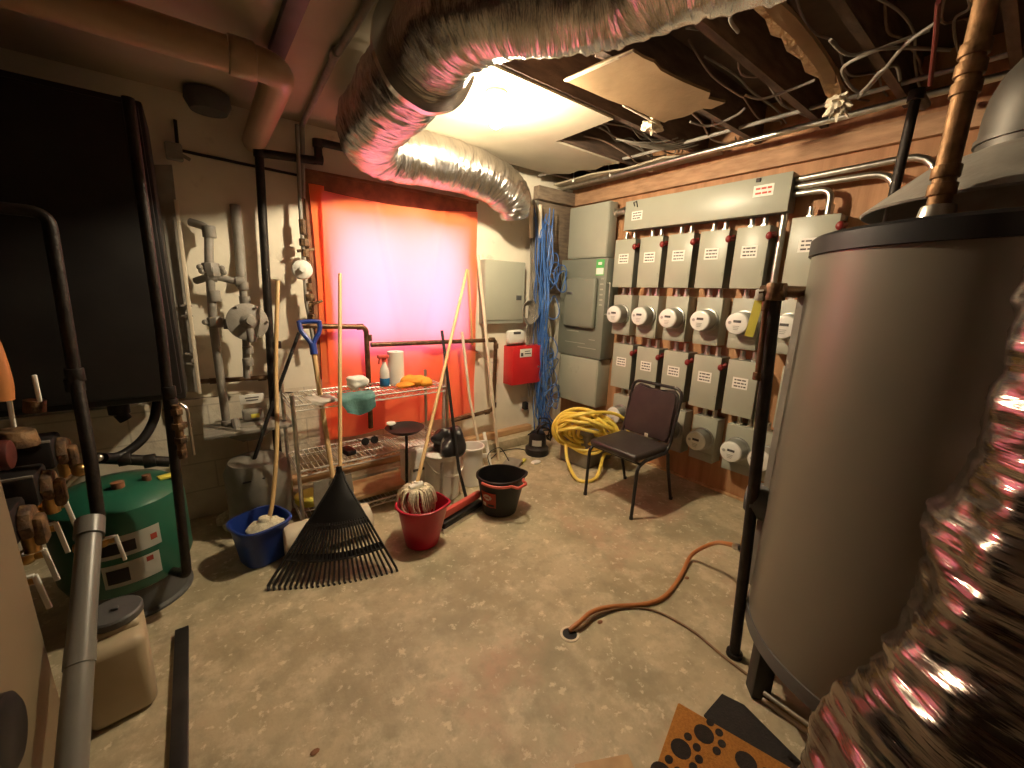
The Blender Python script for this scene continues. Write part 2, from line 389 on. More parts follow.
# ================================================================== right wall: meters and switches
def label_sheet(b, x, yc, zc, wd, ht, lines, m_s=0, m_i=1, seed=0):
    """sheet on a face looking to -X, with printed lines"""
    b.bb((x-.0015, yc-wd/2, zc-ht/2), (x, yc+wd/2, zc+ht/2), 0, m_s)
    rs = random.Random(seed)
    for k in range(lines):
        z = zc + ht/2 - ht*(k+.75)/(lines+.5); h = ht/(lines+.5)*.42
        y = yc + wd*.38
        while y > yc - wd*.36:
            l = rs.uniform(.10,.3)*wd; y1 = max(y-l, yc-wd*.40)
            b.bb((x-.0025, y1, z-h/2), (x-.0014, y, z+h/2), 0, m_i); y = y1 - wd*.05
def make_switch(y0, z0, wd=.222, ht=.43, dp=.135):
    """safety switch; y0 = edge nearest the back wall, z0 = bottom"""
    xf = XR - dp - .012; yc = y0 - wd/2
    r = thing('disconnect_switch', '', 'switch box', (XR, yc, z0), 'disconnect switches above and below the meters')
    b = MB(); b.bb((xf+.006, y0-wd, z0), (XR-.002, y0, z0+ht), .003); b.build('enclosure', m_grey_shade, r)
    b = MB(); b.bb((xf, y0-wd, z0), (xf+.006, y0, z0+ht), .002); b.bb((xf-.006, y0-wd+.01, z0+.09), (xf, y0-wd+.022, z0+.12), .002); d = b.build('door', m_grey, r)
    b = MB(); label_sheet(b, xf-.0005, yc+.005, z0+ht*.60, wd*.5, ht*.20, 3, seed=1); b.build('label', [m_white, m_ink], d)
    b = MB(); b.cyl((xf+.05, y0-wd, z0+ht*.86), (xf+.05, y0-wd-.02, z0+ht*.86), .022, seg=16)
    b.bar((xf+.05, y0-wd-.018, z0+ht*.86), (xf-.020, y0-wd-.012, z0+ht*.83), .034, .022, .006); b.sph((xf-.018, y0-wd-.008, z0+ht*.83), .022, sc=(.8,1,1.2))
    b.build('handle', m_redknob, r)
    for q in (.28,.68):
        b = MB(); b.cyl((XR-.07, y0-wd*q, z0+ht), (XR-.07, y0-wd*q, z0+ht+.07), .019, seg=14); b.cyl((XR-.07, y0-wd*q, z0+ht), (XR-.07, y0-wd*q, z0+ht+.018), .026, seg=6)
        b.build('conduit_nipple', m_steel, r)
    return r
def make_meter(y0, z0, wd=.205, ht=.375, dp=.12):
    xf = XR - dp - .012; yc = y0 - wd/2; zc = z0 + ht*.52
    r = thing('electric_meter', '', 'electric meter', (XR, yc, z0), 'electric meters on the right wall')
    b = MB(); b.bb((xf, y0-wd, z0), (XR-.002, y0, z0+ht), .004); b.bb((xf-.004, y0-wd+.008, z0+.01), (xf, y0-.008, z0+ht*.2), .001); b.build('socket_box', m_greyl, r)
    b = MB(); b.lathe([(.086,0),(.094,.004),(.094,.018),(.084,.022)], (xf, yc, zc), 36, axis=(-1,0,0)); b.build('ring', m_metal, r)
    b = MB(); b.lathe([(.083,0),(.083,.10),(.081,.112)], (xf, yc, zc), 40, m=1, axis=(-1,0,0)); b.lathe([(.081,.112),(.076,.124),(.066,.129),(0,.131)], (xf, yc, zc), 40, axis=(-1,0,0)); g = b.build('glass_cover', [m_glass, m_metal], r)
    b = MB(); b.bb((xf-.1335, yc-.034, zc+.006), (xf-.130, yc+.020, zc+.024), .001); b.build('display', m_ink, g)
    b = MB(); b.lathe([(.0,0),(.012,0),(.012,.0012),(0,.0013)], (xf-.1305, yc+.045, zc+.005), 14, axis=(-1,0,0))
    for k in range(3): b.bb((xf-.1325, yc-.026+.004*k, zc-.022-.012*k), (xf-.1305, yc+.02-.003*k, zc-.018-.012*k))
    b.build('dial_print', m_metal, g)
    for q in (.3,.7):
        b = MB(); b.cyl((XR-.07, y0-wd*q, z0+ht), (XR-.07, y0-wd*q, z0+ht+.065), .019, seg=14); b.cyl((XR-.07, y0-wd*q, z0+ht), (XR-.07, y0-wd*q, z0+ht+.018), .026, seg=6)
        b.build('conduit_nipple', m_steel, r)
    return r
ORD = ['first', 'second', 'third', 'fourth', 'fifth']
sw = make_switch(2.60, 1.682); mt = make_meter(2.575, 1.235)
sx_, sy_, sz_ = sw.location; mx_, my_, mz_ = mt.location
for row, (dy, dz, tx) in enumerate(((0, 0, 'upper row'), (-.078, -.962, 'lower row'))):
    for i in range(5):
        lab = 'grey switch box with a red handle on the %s, %s from the corner' % (tx, ORD[i])
        if row == 0 and i == 0: sw['label'] = lab; continue
        dup(sw, (sx_, sy_ + dy - .2765*i, sz_ + dz), lab)
for row, (dy, dz, tx) in enumerate(((0, 0, 'upper row'), (-.095, -.967, 'bottom row'))):
    for i in range(5):
        lab = 'round glass electric meter on a grey socket in the %s, %s from the corner' % (tx, ORD[i])
        if row == 0 and i == 0: mt['label'] = lab; continue
        dup(mt, (mx_, my_ + dy - .2795*i, mz_ + dz), lab)
s6 = make_switch(1.145, 1.695, .265, .445); s6['label'] = 'wide grey switch box partly hidden behind the top of the water tank'; s6['group'] = 'sixth column switch boxes'
s7 = make_switch(1.045, .705, .24, .45); s7['label'] = 'grey switch box seen between the black pole and the water tank'; s7['group'] = 'sixth column switch boxes'
m6 = make_meter(1.155, 1.235, .205, .375); m6['label'] = 'round electric meter just right of the yellow tag and black pole'
m7 = make_meter(1.16, .27, .205, .375); m7['label'] = 'low electric meter glimpsed behind the black pole beside the tank'
# the long wireway above
xt = XR - .17
r = thing('wireway_box', 'long grey steel wiring trough above the upper row of switches', 'electrical box', (XR,1.84,2.185))
b = MB(); b.bb((xt+.01,1.177,2.187), (XR-.052,2.504,2.43), .004); b.build('body', m_grey_shade, r)
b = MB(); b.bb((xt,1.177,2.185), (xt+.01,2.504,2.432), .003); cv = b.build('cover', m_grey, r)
b = MB(); label_sheet(b, xt-.001, 2.37, 2.30, .11, .075, 3, seed=3); b.build('white_sticker', [m_white, m_ink], cv)
b = MB(); label_sheet(b, xt-.001, 1.345, 2.34, .13, .075, 2, seed=5); b.build('red_printed_sticker', [m_white, m_redink], cv)
b = MB(); b.bb((xt-.008,1.37,2.40), (xt,1.40,2.425), .002); b.tube([(xt-.004,2.40,2.38),(xt-.012,2.41,2.41),(xt-.012,2.38,2.42),(xt-.006,2.37,2.37)], .004, 6); b.build('latch', m_black, r)
# curved conduits from its right end
def conduit(pts, r, name, label, cat, mat=m_steel, fil=.12, grp=None, seg=12):
    b = MB(); P = fillet(pts, fil); b.tube(P, r, seg); o = b.build(name, mat, None, pts[-1]); return tag(o, label, cat, grp)
conduit([(3.27,1.175,2.30),(3.27,.965,2.30),(3.27,.965,2.148)], .02, 'bent_conduit', 'short bright conduit curving down from the trough end onto the wide switch box', 'conduit', fil=.16)
conduit([(3.27,1.175,2.345),(3.27,.66,2.345),(3.27,.66,2.05)], .02, 'bent_conduit', 'middle of three bright conduits leaving the trough end toward the tank', 'conduit', fil=.14)
conduit([(3.27,1.175,2.39),(3.27,.50,2.41),(3.27,.50,2.05)], .02, 'bent_conduit', 'topmost of three bright conduits leaving the trough end toward the tank', 'conduit', fil=.16)
# grey box behind the tank where they end
b = MB(); b.bb((XR-.14,.30,1.3), (XR-.002,.74,2.05), .005); tag(b.build('junction_box', m_grey, None, (XR,.5,1.3)), 'grey electrical box mostly hidden behind the water tank top', 'electrical box')
conduit([(3.29,1.22,2.185),(3.29,1.22,1.1),(3.29,1.12,.25)], .024, 'steel_conduit', 'long vertical conduit dropping from the right end of the trough', 'conduit')
b = MB(); b.cyl((3.27,2.53,2.37), (3.27,2.66,2.37), .03, seg=16); b.cyl((3.27,2.53,2.37), (3.27,2.56,2.37), .04, seg=8); b.cyl((3.27,2.63,2.37), (3.27,2.66,2.37), .04, seg=8)
tag(b.build('conduit_coupling', m_steel, None, (3.27,2.6,2.34)), 'short fat conduit coupling joining the trough to the tall light grey cabinet', 'conduit')
# tall light cabinet, main panel, lower box
r = thing('utility_cabinet', 'tall light grey steel cabinet above the main electrical panel', 'electrical box', (XR,2.94,1.965))
b = MB(); b.bb((XR-.17,2.68,1.965), (XR-.055,3.20,2.47), .004); b.build('body', m_greyl, r)
b = MB(); b.bb((XR-.178,2.685,1.975), (XR-.17,3.195,2.465), .003); b.build('door', m_greyl, r)
xm = XR - .20
m_panel = M('panel_enamel', (.20,.21,.17), (.18,.19,.155), 3, .4)
r = thing('electrical_panel', 'large dark grey main switchboard with a raised cover plate', 'electrical panel', (XR,2.93,.965))
b = MB(); b.bb((xm,2.635,.965), (XR-.002,3.255,1.955), .006); b.build('body', m_panel, r)
b = MB(); b.box((xm-.03, 2.93, 1.52), (.06, .42, .50), .05, seg=4); cp = b.build('raised_cover', m_panel, r)
b = MB(); b.bb((xm-.064,3.02,1.60), (xm-.0595,3.09,1.625), .001); b.build('name_plate', m_steel, cp)
for k in range(6): b = MB(); b.bb((xm-.007,2.66,1.50+.05*k), (xm,2.70,1.515+.05*k), .003); b.build('vent_slot', m_grey, r)
b = MB()
for z, y0, y1 in ((1.15,2.72,2.80),(1.10,2.85,3.14),(1.06,2.70,2.95),(1.22,2.95,3.12)): b.bb((xm-.003,y0,z), (xm,y1,z+.008))
b.build('printed_lines', m_grey, r)
b = MB(); b.bb((xm-.003,2.67,1.79), (xm,2.77,1.94), 0, 0); b.bb((xm-.004,2.675,1.80), (xm-.002,2.765,1.86), 0, 1); b.bb((xm-.004,2.70,1.89), (xm-.002,2.745,1.915), 0, 1); b.build('green_and_white_sticker', [m_grn, m_white], r)
b = MB(); b.tube(fillet([(xm+.02,2.63,1.72),(xm+.02,2.60,1.72),(xm+.02,2.60,1.42),(xm+.02,2.63,1.42)], .03), .008, 8); b.build('handle', m_steel, r)
b = MB(); b.bb((XR-.19,2.66,.455), (XR-.002,3.22,.955), .006); b.bb((XR-.197,2.67,.465), (XR-.19,3.21,.945), .003)
for k in range(9): a = k*1.7; b.bb((XR-.199, 3.08-.02*k, .80+.03*math.sin(a)), (XR-.197, 3.095-.02*k, .83+.03*math.sin(a)))
tag(b.build('junction_box', m_grey, None, (XR,2.94,.455)), 'grey steel box below the dark main panel beside the yellow hose', 'electrical box')
# dark cabling between corner and the panel
b = MB(); b.bb((2.86,YB-.03,1.6), (3.34,YB-.001,2.51), .003); tag(b.build('backing_board', MATS['old_grey_lumber'], None, (3.1,YB,1.6)), 'brown wooden backing board in the corner behind the cables', 'board')
print('meters done')

# ================================================================== back wall equipment
r = thing('breaker_panel', 'light grey breaker panel with a door right of the red cloth', 'electrical panel', (2.43,YB,1.30))
b = MB(); b.bb((2.185,YB-.10,1.30), (2.665,YB-.001,1.895), .004); b.build('body', m_greyl, r)
b = MB(); b.bb((2.19,YB-.11,1.335), (2.66,YB-.10,1.89), .003); d = b.build('door', m_grey, r)
b = MB(); b.bb((2.555,YB-.116,1.53), (2.62,YB-.11,1.575), .002); b.build('latch', m_dgrey, d)
b = MB(); b.box((2.58,3.27,1.16), (.20,.08,.14), .03); b.bb((2.53,3.226,1.19),(2.62,3.232,1.215),0,1)
tag(b.build('white_alarm_box', [m_white, m_ink], None, (2.635,3.3,1.1)), 'small white plastic device with a dark display just above the red box', 'device')
r = thing('red_box', 'bright red steel alarm control box on the wall beside blue cables', 'alarm box', (2.72,YB,.65))
b = MB(); b.bb((2.50,3.20,.665), (2.90,YB-.001,1.065), .004); b.build('body', m_red2, r)
b = MB(); b.bb((2.503,3.192,.668), (2.897,3.20,1.062), .002); d = b.build('door', m_red2, r)
b = MB(); b.bb((2.59,3.188,.955), (2.745,3.192,1.04), 0, 0)
b.bb((2.60,3.186,.965),(2.63,3.1885,1.0),0,1); b.bb((2.65,3.186,.985),(2.735,3.1885,.995),0,1); b.bb((2.65,3.186,1.01),(2.72,3.1885,1.018),0,1)
b.build('white_label', [m_white, m_ink], d)
b = MB(); b.cyl((2.845,3.192,.84), (2.845,3.184,.84), .012, seg=12); b.build('lock', m_steel, d)
# outlet
r = thing('outlet', 'white wall outlet below the red box with a black adapter in it', 'outlet', (2.72,YB,.36))
b = MB(); b.bb((2.74,YB-.008,.33), (2.83,YB-.001,.47), .003); b.build('cover_plate', m_white, r)
b = MB(); b.box((2.785,YB-.04,.385), (.055,.06,.085), .012); tag(b.build('plug_adapter', m_black, None, (2.785,YB-.04,.345)), 'black plug-in power adapter in the low wall outlet', 'adapter')

def pipe(name, label, cat, pts, r, mat, fil=.05, grp=None, joints=(), parent=None, seg=14, jr=1.3, jl=.05):
    b = MB(); b.tube(fillet(pts, fil), r, seg)
    for p, d in joints:
        p = V(p); d = V(d).normalized(); b.cyl(p - d*jl/2, p + d*jl/2, r*jr, seg=12, bevel=r*.12)
    if parent is not None: return b.build(name, mat, parent)
    return tag(b.build(name, mat, None, pts[-1]), label, cat, grp)
X_, Y_, Z_ = (1,0,0), (0,1,0), (0,0,1)
# black gas pipe left of the window
pipe('black_pipe', 'black iron pipe running down the wall left of the window, jogging under the ceiling', 'pipe',
     [(1.25,3.27,2.57),(.80,3.27,2.57),(.80,3.27,2.45),(0.443, 3.270, 2.426),(0.382, 3.270, 0.833),(0.373, 3.270, -0.034)], .026, m_iron, .03,
     joints=[((0.443, 3.270, 2.426),Z_),((.80,3.27,2.56),Z_),((.80,3.27,2.46),X_),((0.432, 3.270, 1.191),Z_)])
pipe('wall_cable', 'thin dark conduit crossing the upper wall from the left to the window corner', 'cable',
     [(0.037, 3.330, 2.530),(0.031, 3.330, 2.369),(0.135, 3.330, 2.364),(0.686, 3.330, 2.346)], .009, m_iron, .02, seg=8)
# rusty valve column with round dial beside the window
r = thing('gas_regulator', 'rusty regulator pipe with a round dial left of the red cloth', 'regulator', (0.698, 3.200, 1.294))
top = V((0.653, 3.250, 2.362)); bot = V((0.667, 3.220, 1.351))
pipe('riser', None, None, [(0.675, 3.250, 2.639), (0.657, 3.250, 2.175), (0.639, 3.220, 1.507), (0.668, 3.220, 1.184)], .013, m_gpipe, .02, parent=r)
b = MB()
for q, rr, hh in ((.36,.022,.10),(.46,.032,.05),(.53,.024,.05),(.61,.030,.06),(.76,.024,.06),(.83,.034,.05),(.90,.024,.06),(.97,.030,.05)):
    p = top.lerp(bot, q); b.cyl(p-V((0,0,hh/2)), p+V((0,0,hh/2)), rr, seg=8, bevel=.004)
b.bar(top.lerp(bot,.52)+V((-.05,0,0)), top.lerp(bot,.52)+V((.06,0,.02)), .02, .02, .004); b.bar(top.lerp(bot,.88)+V((0,-.02,0)), top.lerp(bot,.88)+V((.08,-.02,.03)), .018, .018, .004)
b.build('valve_body', m_flange, r)
c = V((0.617, 3.160, 1.710)); b = MB(); b.lathe([(0,.045),(.03,.04),(.06,.025),(.066,.01),(.066,-.01),(.03,-.03),(0,-.03)], c, 28, axis=(-.1,-1,.05)); b.lathe([(.02,.044),(.02,.056),(0,.058)], c, 16, axis=(-.1,-1,.05)); b.build('dial', m_white, r)
# grey gas assembly
gp = 3.2
r = thing('gas_pipe_assembly', 'grey painted gas piping with unions and a round regulator on the lit wall', 'pipe', (0.103, 3.200, 0.641))
pipe('riser', None, None, [(0.041, 3.300, 1.964),(0.130, 3.250, 1.935),(0.107, 3.200, 1.730),(0.087, 3.200, 1.313),(0.090, 3.200, 0.630)], .024, m_gpipe, .05, parent=r,
     joints=[((0.128, 3.240, 1.910),Z_),((0.110, 3.200, 1.525),Z_),((0.103, 3.200, 1.363),Z_),((0.095, 3.200, 0.678),Z_)], jr=1.5, jl=.07)
pipe('riser', None, None, [(0.287, 3.340, 2.102),(0.284, 3.340, 1.792),(0.273, 3.300, 1.597)], .030, m_gpipe, .05, parent=r)
pipe('cross_pipe', None, None, [(0.031, 3.300, 1.613),(0.113, 3.200, 1.646),(0.266, 3.200, 1.610),(0.264, 3.200, 1.425),(0.234, 3.220, 0.982)], .021, m_gpipe, .04, parent=r,
     joints=[((0.112, 3.200, 1.640),X_),((0.255, 3.200, 1.616),X_),((0.269, 3.200, 1.591),Z_),((0.271, 3.200, 1.502),Z_),((0.257, 3.200, 1.175),Z_),((0.249, 3.200, 1.094),Z_)], jr=1.5)
pipe('cross_pipe', None, None, [(0.102, 3.200, 1.351),(0.257, 3.200, 1.354)], .022, m_gpipe, .04, parent=r, joints=[((0.164, 3.200, 1.349),X_)], jr=1.5)
for p in ((0.113, 3.200, 1.694),(0.120, 3.200, 1.671),(0.103, 3.200, 1.363)):
    b = MB(); q = V(p); b.cyl(q-V((0,0,.03)), q+V((0,0,.03)), .046, seg=8, bevel=.008)
    for s_ in (-1,1): b.sph(q+V((s_*.055,-.015,0)), .018, u=8, v=6)
    b.build('union', m_gpipe, r)
c = V((0.267, 3.120, 1.366))
b = MB(); b.lathe([(0,.05),(.03,.045),(.05,.02),(.10,.012),(.118,.004),(.118,-.008),(.10,-.014),(.05,-.03),(0,-.035)], c, 36, axis=(.12,-1,.12))
b.lathe([(.026,.04),(.024,.085),(0,.088)], c, 18, axis=(.12,-1,.12)); b.cyl(c, c+V((.01,-.02,-.13)), .03, .024, 14)
for k in range(6):
    a = k*PI/3; b.sph(c+V((math.cos(a)*.108, -.012, math.sin(a)*.108)), .009, u=8, v=6)
b.build('regulator', m_gpipe, r)
# low horizontal pipe, shadow shelf bracket
pipe('gas_line', 'dark red-brown pipe running level behind the grey gas riser', 'pipe', [(-0.031, 3.300, 0.969),(0.410, 3.300, 0.957)], .016, m_iron_r, .02, joints=[((0.054, 3.300, 0.966),X_),((0.329, 3.300, 0.958),X_)])
# water meter with plaque
r = thing('gas_meter', 'grey utility meter with a printed plaque on a small ledge', 'meter', (0.177, 3.150, 0.571))
b = MB(); q = V((0.247, 3.200, 0.838)); b.box(q, (.14,.012,.065), .002, m=0)
for k in range(2): b.box(q+V((0,-.007,.010-.018*k)), (.08-.01*k,.003,.007), 0, m=1)
b.build('plaque', [m_white, m_ink], r)
b = MB(); q = V((0.243, 3.200, 0.731)); b.box(q, (.12,.08,.07), .012, m=0); b.box(q+V((.01,-.042,-.004)), (.05,.006,.028), .002, m=1); b.build('index_box', [m_gpipe, m_yel], r)
b = MB(); q = V((0.211, 3.150, 0.628)); b.lathe([(0,.06),(.08,.055),(.105,.02),(.105,-.02),(.06,-.05),(0,-.055)], q, 28, sx=1.15); b.tube(smooth([(0.135, 3.150, 0.720),(0.142, 3.100, 0.663),(0.179, 3.100, 0.586)], 5), .024, 10); b.build('meter_body', m_grime, r)
b = MB(); a = V((-0.038, 3.020, 0.675)); c = V((0.458, 3.020, 0.642)); b.bb((a.x, 3.0, a.z-.02), (c.x, 3.30, a.z+.002), .004)
tag(b.build('metal_ledge', m_gpipe, None, (a.x+.2,3.3,a.z)), 'narrow grey metal ledge under the utility meter', 'shelf')
# copper / brown pipe loop below the window
pipe('copper_pipe', 'brown copper pipe below the window, dropping behind the shelf', 'pipe', [(0.586, 3.220, 1.324),(1.052, 3.220, 1.305),(1.052, 3.220, 0.474)], .02, m_iron_r, .05, joints=[((1.006, 3.220, 1.306),X_),((1.071, 3.220, 1.218),Z_)], jr=1.2)
pipe('copper_pipe', 'long brown copper pipe running right below the cloth and down by the red box', 'pipe', [(1.084, 3.220, 1.162),(2.305, 3.220, 1.145),(2.286, 3.220, 0.436),(1.825, 3.240, 0.394)], .019, m_iron_r, .05,
     joints=[((2.257, 3.220, 1.148),X_),((2.306, 3.220, 1.086),Z_),((2.297, 3.220, 0.487),Z_),((2.212, 3.220, 0.427),X_)], jr=1.3)
b = MB(); q = V((2.126, 3.300, 1.028)); b.cyl(q, q+V((0,-.05,0)), .014, seg=10); b.tube(smooth([q+V((0,-.04,0)), (2.259, 3.250, 0.926), (2.393, 3.300, 0.898)], 5), .004, 6)
tag(b.build('wall_valve', m_steel, None, q), 'tiny valve and wire on the wall between the propped sticks', 'valve')

# left grey wall channel with bright edge
r = thing('wall_channel', 'tall grey metal channel with a bright edge beside the dark cabinet', 'channel', (-0.083, 3.200, 0.877))
a = V((-0.007, 3.200, 2.254)); c = V((-0.047, 3.200, 0.924))
b = MB(); b.poly([(-0.104, 3.220, 2.239),(-0.007, 3.220, 2.258),(-0.038, 3.220, 0.919),(-0.136, 3.220, 0.931)], (0,.10,0)); b.build('panel', m_gpipe, r)
b = MB(); b.bar((-0.011, 3.190, 2.066), (-0.029, 3.190, 0.911), .014, .02, .003); b.build('edge_strip', m_trim, r)
for p, q in (((-0.064, 3.200, 1.463),(-0.006, 3.200, 1.463)),((-0.066, 3.200, 1.403),(-0.008, 3.200, 1.402)),((-0.074, 3.200, 1.170),(-0.015, 3.200, 1.166)),((-0.076, 3.200, 1.108),(-0.017, 3.200, 1.103))): b = MB(); b.bar(p, q, .012, .012, .002); b.build('hinge', m_gpipe, r)
b = MB(); q = V((0.011, 3.250, 2.336)); b.box(q, (.08,.06,.09), .01); b.bar(q+V((0,-.03,0)), q+V((.07,-.05,-.04)), .012, .02, .004)
tag(b.build('lever_valve', m_gpipe, None, q), 'small lever valve high on the wall above the grey channel', 'valve')
print('back wall done')

# ================================================================== upper left: dark cabinet and pipes
r = thing('boiler_cabinet', 'large near-black boiler cabinet hung on the wall at the left', 'boiler', (-.7,YB,.985))
b = MB(); b.bb((-1.25,2.76,.985), (-.085,3.18,2.42), .01); b.build('body', m_black, r)
b = MB(); b.bb((-1.23,2.74,1.02), (-.10,2.76,2.39), .008); b.build('front_door', m_black, r)
b = MB(); b.cyl((-.38,2.95,.985), (-.38,2.95,.90), .045, seg=16); b.cyl((-.38,2.95,.90), (-.36,2.95,.86), .03, seg=12); b.build('drain_spout', m_black, r)
pipe('black_pipe', 'dark vertical pipe standing in front of the black cabinet and green tank', 'pipe', [(-0.111, 2.330, 2.293),(-0.123, 2.330, 1.397),(-0.168, 2.330, 0.268),(-0.172, 2.330, 0.197),(-.24,2.46,.17)], .020, m_iron, .03,
     joints=[((-0.129, 2.330, 1.120),Z_),((-0.129, 2.330, 1.064),Z_)])
r = thing('brass_valve', 'brass drain valve cluster with a steel lever on the dark vertical pipe', 'valve', (-0.122, 2.330, 0.915))
b = MB()
b.tube([(-0.110, 2.290, 1.066),(-0.115, 2.290, 0.814)], .016, 12)
for p, rr in (((-0.111, 2.290, 1.034),.024),((-0.112, 2.290, 0.968),.028),((-0.112, 2.290, 0.901),.026),((-0.115, 2.290, 0.844),.020)): p = V(p); b.cyl(p-V((0,0,.014)), p+V((0,0,.014)), rr, seg=6, bevel=.003)
b.cyl((-0.136, 2.290, 0.968), (-0.065, 2.290, 0.969), .014, seg=10); b.build('valve_body', m_flange, r)
b = MB(); b.tube(fillet([(-0.095, 2.260, 1.076),(-0.073, 2.250, 1.057),(-0.073, 2.250, 0.833)], .02), .006, 8); b.build('lever', m_steel, r)
pipe('flexible_hose', 'black corrugated hose curving below the dark cabinet', 'hose', smooth([(-0.211, 2.900, 0.975),(-0.239, 2.850, 0.866),(-0.295, 2.800, 0.778),(-0.375, 2.750, 0.729),(-0.429, 2.700, 0.743)], 6), .022, m_black, .01)
pipe('black_pipe', 'dark pipe bending down at the far left into the grey plastic pipe', 'pipe', [(-0.538, 2.200, 1.826),(-0.367, 2.200, 1.825),(-0.384, 2.200, 1.247),(-0.372, 2.100, 0.954),(-0.376, 2.050, 0.708)], .02, m_iron, .05, joints=[((-0.384, 2.200, 1.247),Z_),((-0.390, 2.200, 1.208),Z_)], jr=1.4)
pipe('black_pipe', 'dark manifold pipe running level above the green tank', 'pipe', [(-0.472, 2.750, 0.735),(-0.195, 2.750, 0.646)], .028, m_iron, .02, joints=[((-0.367, 2.750, 0.705),X_),((-0.274, 2.750, 0.671),X_)])
# big cream vent pipe
pipe('vent_pipe', 'thick cream plastic vent pipe under the ceiling, elbowing back into the wall', 'pipe', [(-1.34,2.30,2.54),(.43,2.30,2.54),(.43,3.34,2.50)], .066, m_pvcw, .09, joints=[((.28,2.30,2.54),X_)], jr=1.14, jl=.10, seg=28)
b = MB(); b.lathe([(.0,.0),(.11,0),(.115,-.05),(.09,-.10),(0,-.11)], (.20,3.22,2.68), 24); tag(b.build('ceiling_shadow_hole', m_dgrey, None, (.20,3.22,2.6)), 'dark round solid added as the shadowed hole behind the cream vent elbow', 'fitting')  # added dark solid, stands for a round shadowed hollow above the elbow
b = MB(); b.bb((.41,-.4,2.655), (.48,2.46,2.689), .003); tag(b.build('ceiling_batten', m_dgrey, None, (.44,1.5,2.655)), 'dark flat batten on the ceiling above the cream pipe elbow', 'batten')
pipe('ceiling_conduit', 'thin grey conduit clamped to the ceiling left of the foil duct', 'conduit', [(.64,-.6,2.66),(.66,2.3,2.66),(.715,3.3,2.66),(.69,3.32,2.2)], .017, m_gpipe, .03, joints=[((.652,2.25,2.66),Y_)])

# green expansion tank
gx, gy, gr = -.40, 2.62, .255
r = thing('expansion_tank', 'squat green steel pressure tank on the floor at the left', 'tank', (gx,gy,0))
b = MB(); b.lathe([(0,.11),(.18,.12),(.235,.16),(gr,.22),(gr,.52),(.245,.575),(.20,.615),(.12,.635),(0,.64)], (gx,gy,0), 48); b.build('shell', m_green, r)
b = MB(); b.lathe([(.20,0),(.235,0),(.235,.012),(.215,.02),(.215,.18),(.20,.18)], (gx,gy,0), 40); b.build('base_ring', m_dgrey, r)
b = MB(); b.lathe([(0,.636),(.025,.636),(.025,.665),(.012,.67),(0,.67)], (gx+.02,gy-.08,0), 16); b.build('air_valve', m_rustpan, r)
b = MB(); b.lathe([(0,.63),(.018,.63),(.018,.66),(0,.66)], (gx+.12,gy-.04,0), 12); b.build('pipe_stub', m_rustpan, r)
def on_cyl(b, cx, cy, rr, a0, a1, z0, z1, m=0, n=14, off=.002):
    t = bmesh.new(); A = []
    for k in range(n+1):
        a = a0 + (a1-a0)*k/n; A.append((t.verts.new((cx+math.cos(a)*(rr+off), cy+math.sin(a)*(rr+off), z0)), t.verts.new((cx+math.cos(a)*(rr+off), cy+math.sin(a)*(rr+off), z1))))
    for p, q in zip(A, A[1:]): t.faces.new((p[0], q[0], q[1], p[1]))
    bmesh.ops.solidify(t, geom=t.faces[:], thickness=.001); b._merge(t, m)
ac = math.atan2(-gy, -gx) + .06
b = MB(); on_cyl(b, gx, gy, gr, ac-.55, ac+.42, .365, .47, 0); on_cyl(b, gx, gy, gr, ac-.5, ac+.05, .385, .44, 1, off=.003); on_cyl(b, gx, gy, gr, ac+.26, ac+.36, .40, .43, 2, off=.003)
on_cyl(b, gx, gy, gr, ac-.45, ac+.35, .22, .335, 0); on_cyl(b, gx, gy, gr, ac-.4, ac-.1, .24, .31, 1, off=.003); on_cyl(b, gx, gy, gr, ac+.15, ac+.25, .30, .325, 2, off=.003)
b.build('printed_label', [m_white, m_ink, m_redink], r)
b = MB(); b.box((gx+.20,gy-.02,.625), (.08,.05,.012), .002, rot=.3); tag(b.build('note_card', m_yel, None, (gx+.2,gy,.62)), 'small yellow packet lying on top of the green tank', 'packet')

# white jug with a dark round lid
jx, jy = -.385, 1.93; rz = Matrix.Rotation(.12, 4, 'Z')
r = thing('plastic_jug', 'cream plastic jug with a big dark round lid on the floor', 'jug', (jx,jy,0))
b = MB(); b.box((jx,jy,.16), (.19,.27,.32), .035, rot=rz, seg=4); b.box((jx+.01,jy+.02,.325), (.14,.15,.04), .02, rot=rz, seg=3); b.build('body', m_jug, r)
b = MB(); b.lathe([(.082,0),(.084,.004),(.084,.026),(.078,.032),(0,.032)], (jx+.015,jy+.02,.343), 28); b.box((jx+.02,jy+.02,.38), (.02,.02,.012), .004); b.build('lid', m_dgrey, r)

# grey pvc pipe leaning at lower left
a = V((-0.377, 1.930, 0.753)); c = a + (V((-0.391, 1.300, 0.314))-a)*1.15
r = thing('drain_pipe', 'thick grey plastic pipe rising from the lower left corner, open socket on top', 'pipe', c)
b = MB(); P = [a, a.lerp(c,.5), c]; b.tube(P, .033, 28); b.build('pipe', m_pvcg, r)
d = (a-c).normalized(); b = MB(); b.tube([a-d*.05, a+d*.015], .040, 28); b.build('socket', m_pvcg, r)
q = a.lerp(c,.50); b = MB(); b.tube([q-d*.03, q+d*.03], .0355, 28); b.build('coupling', m_pvcg, r)

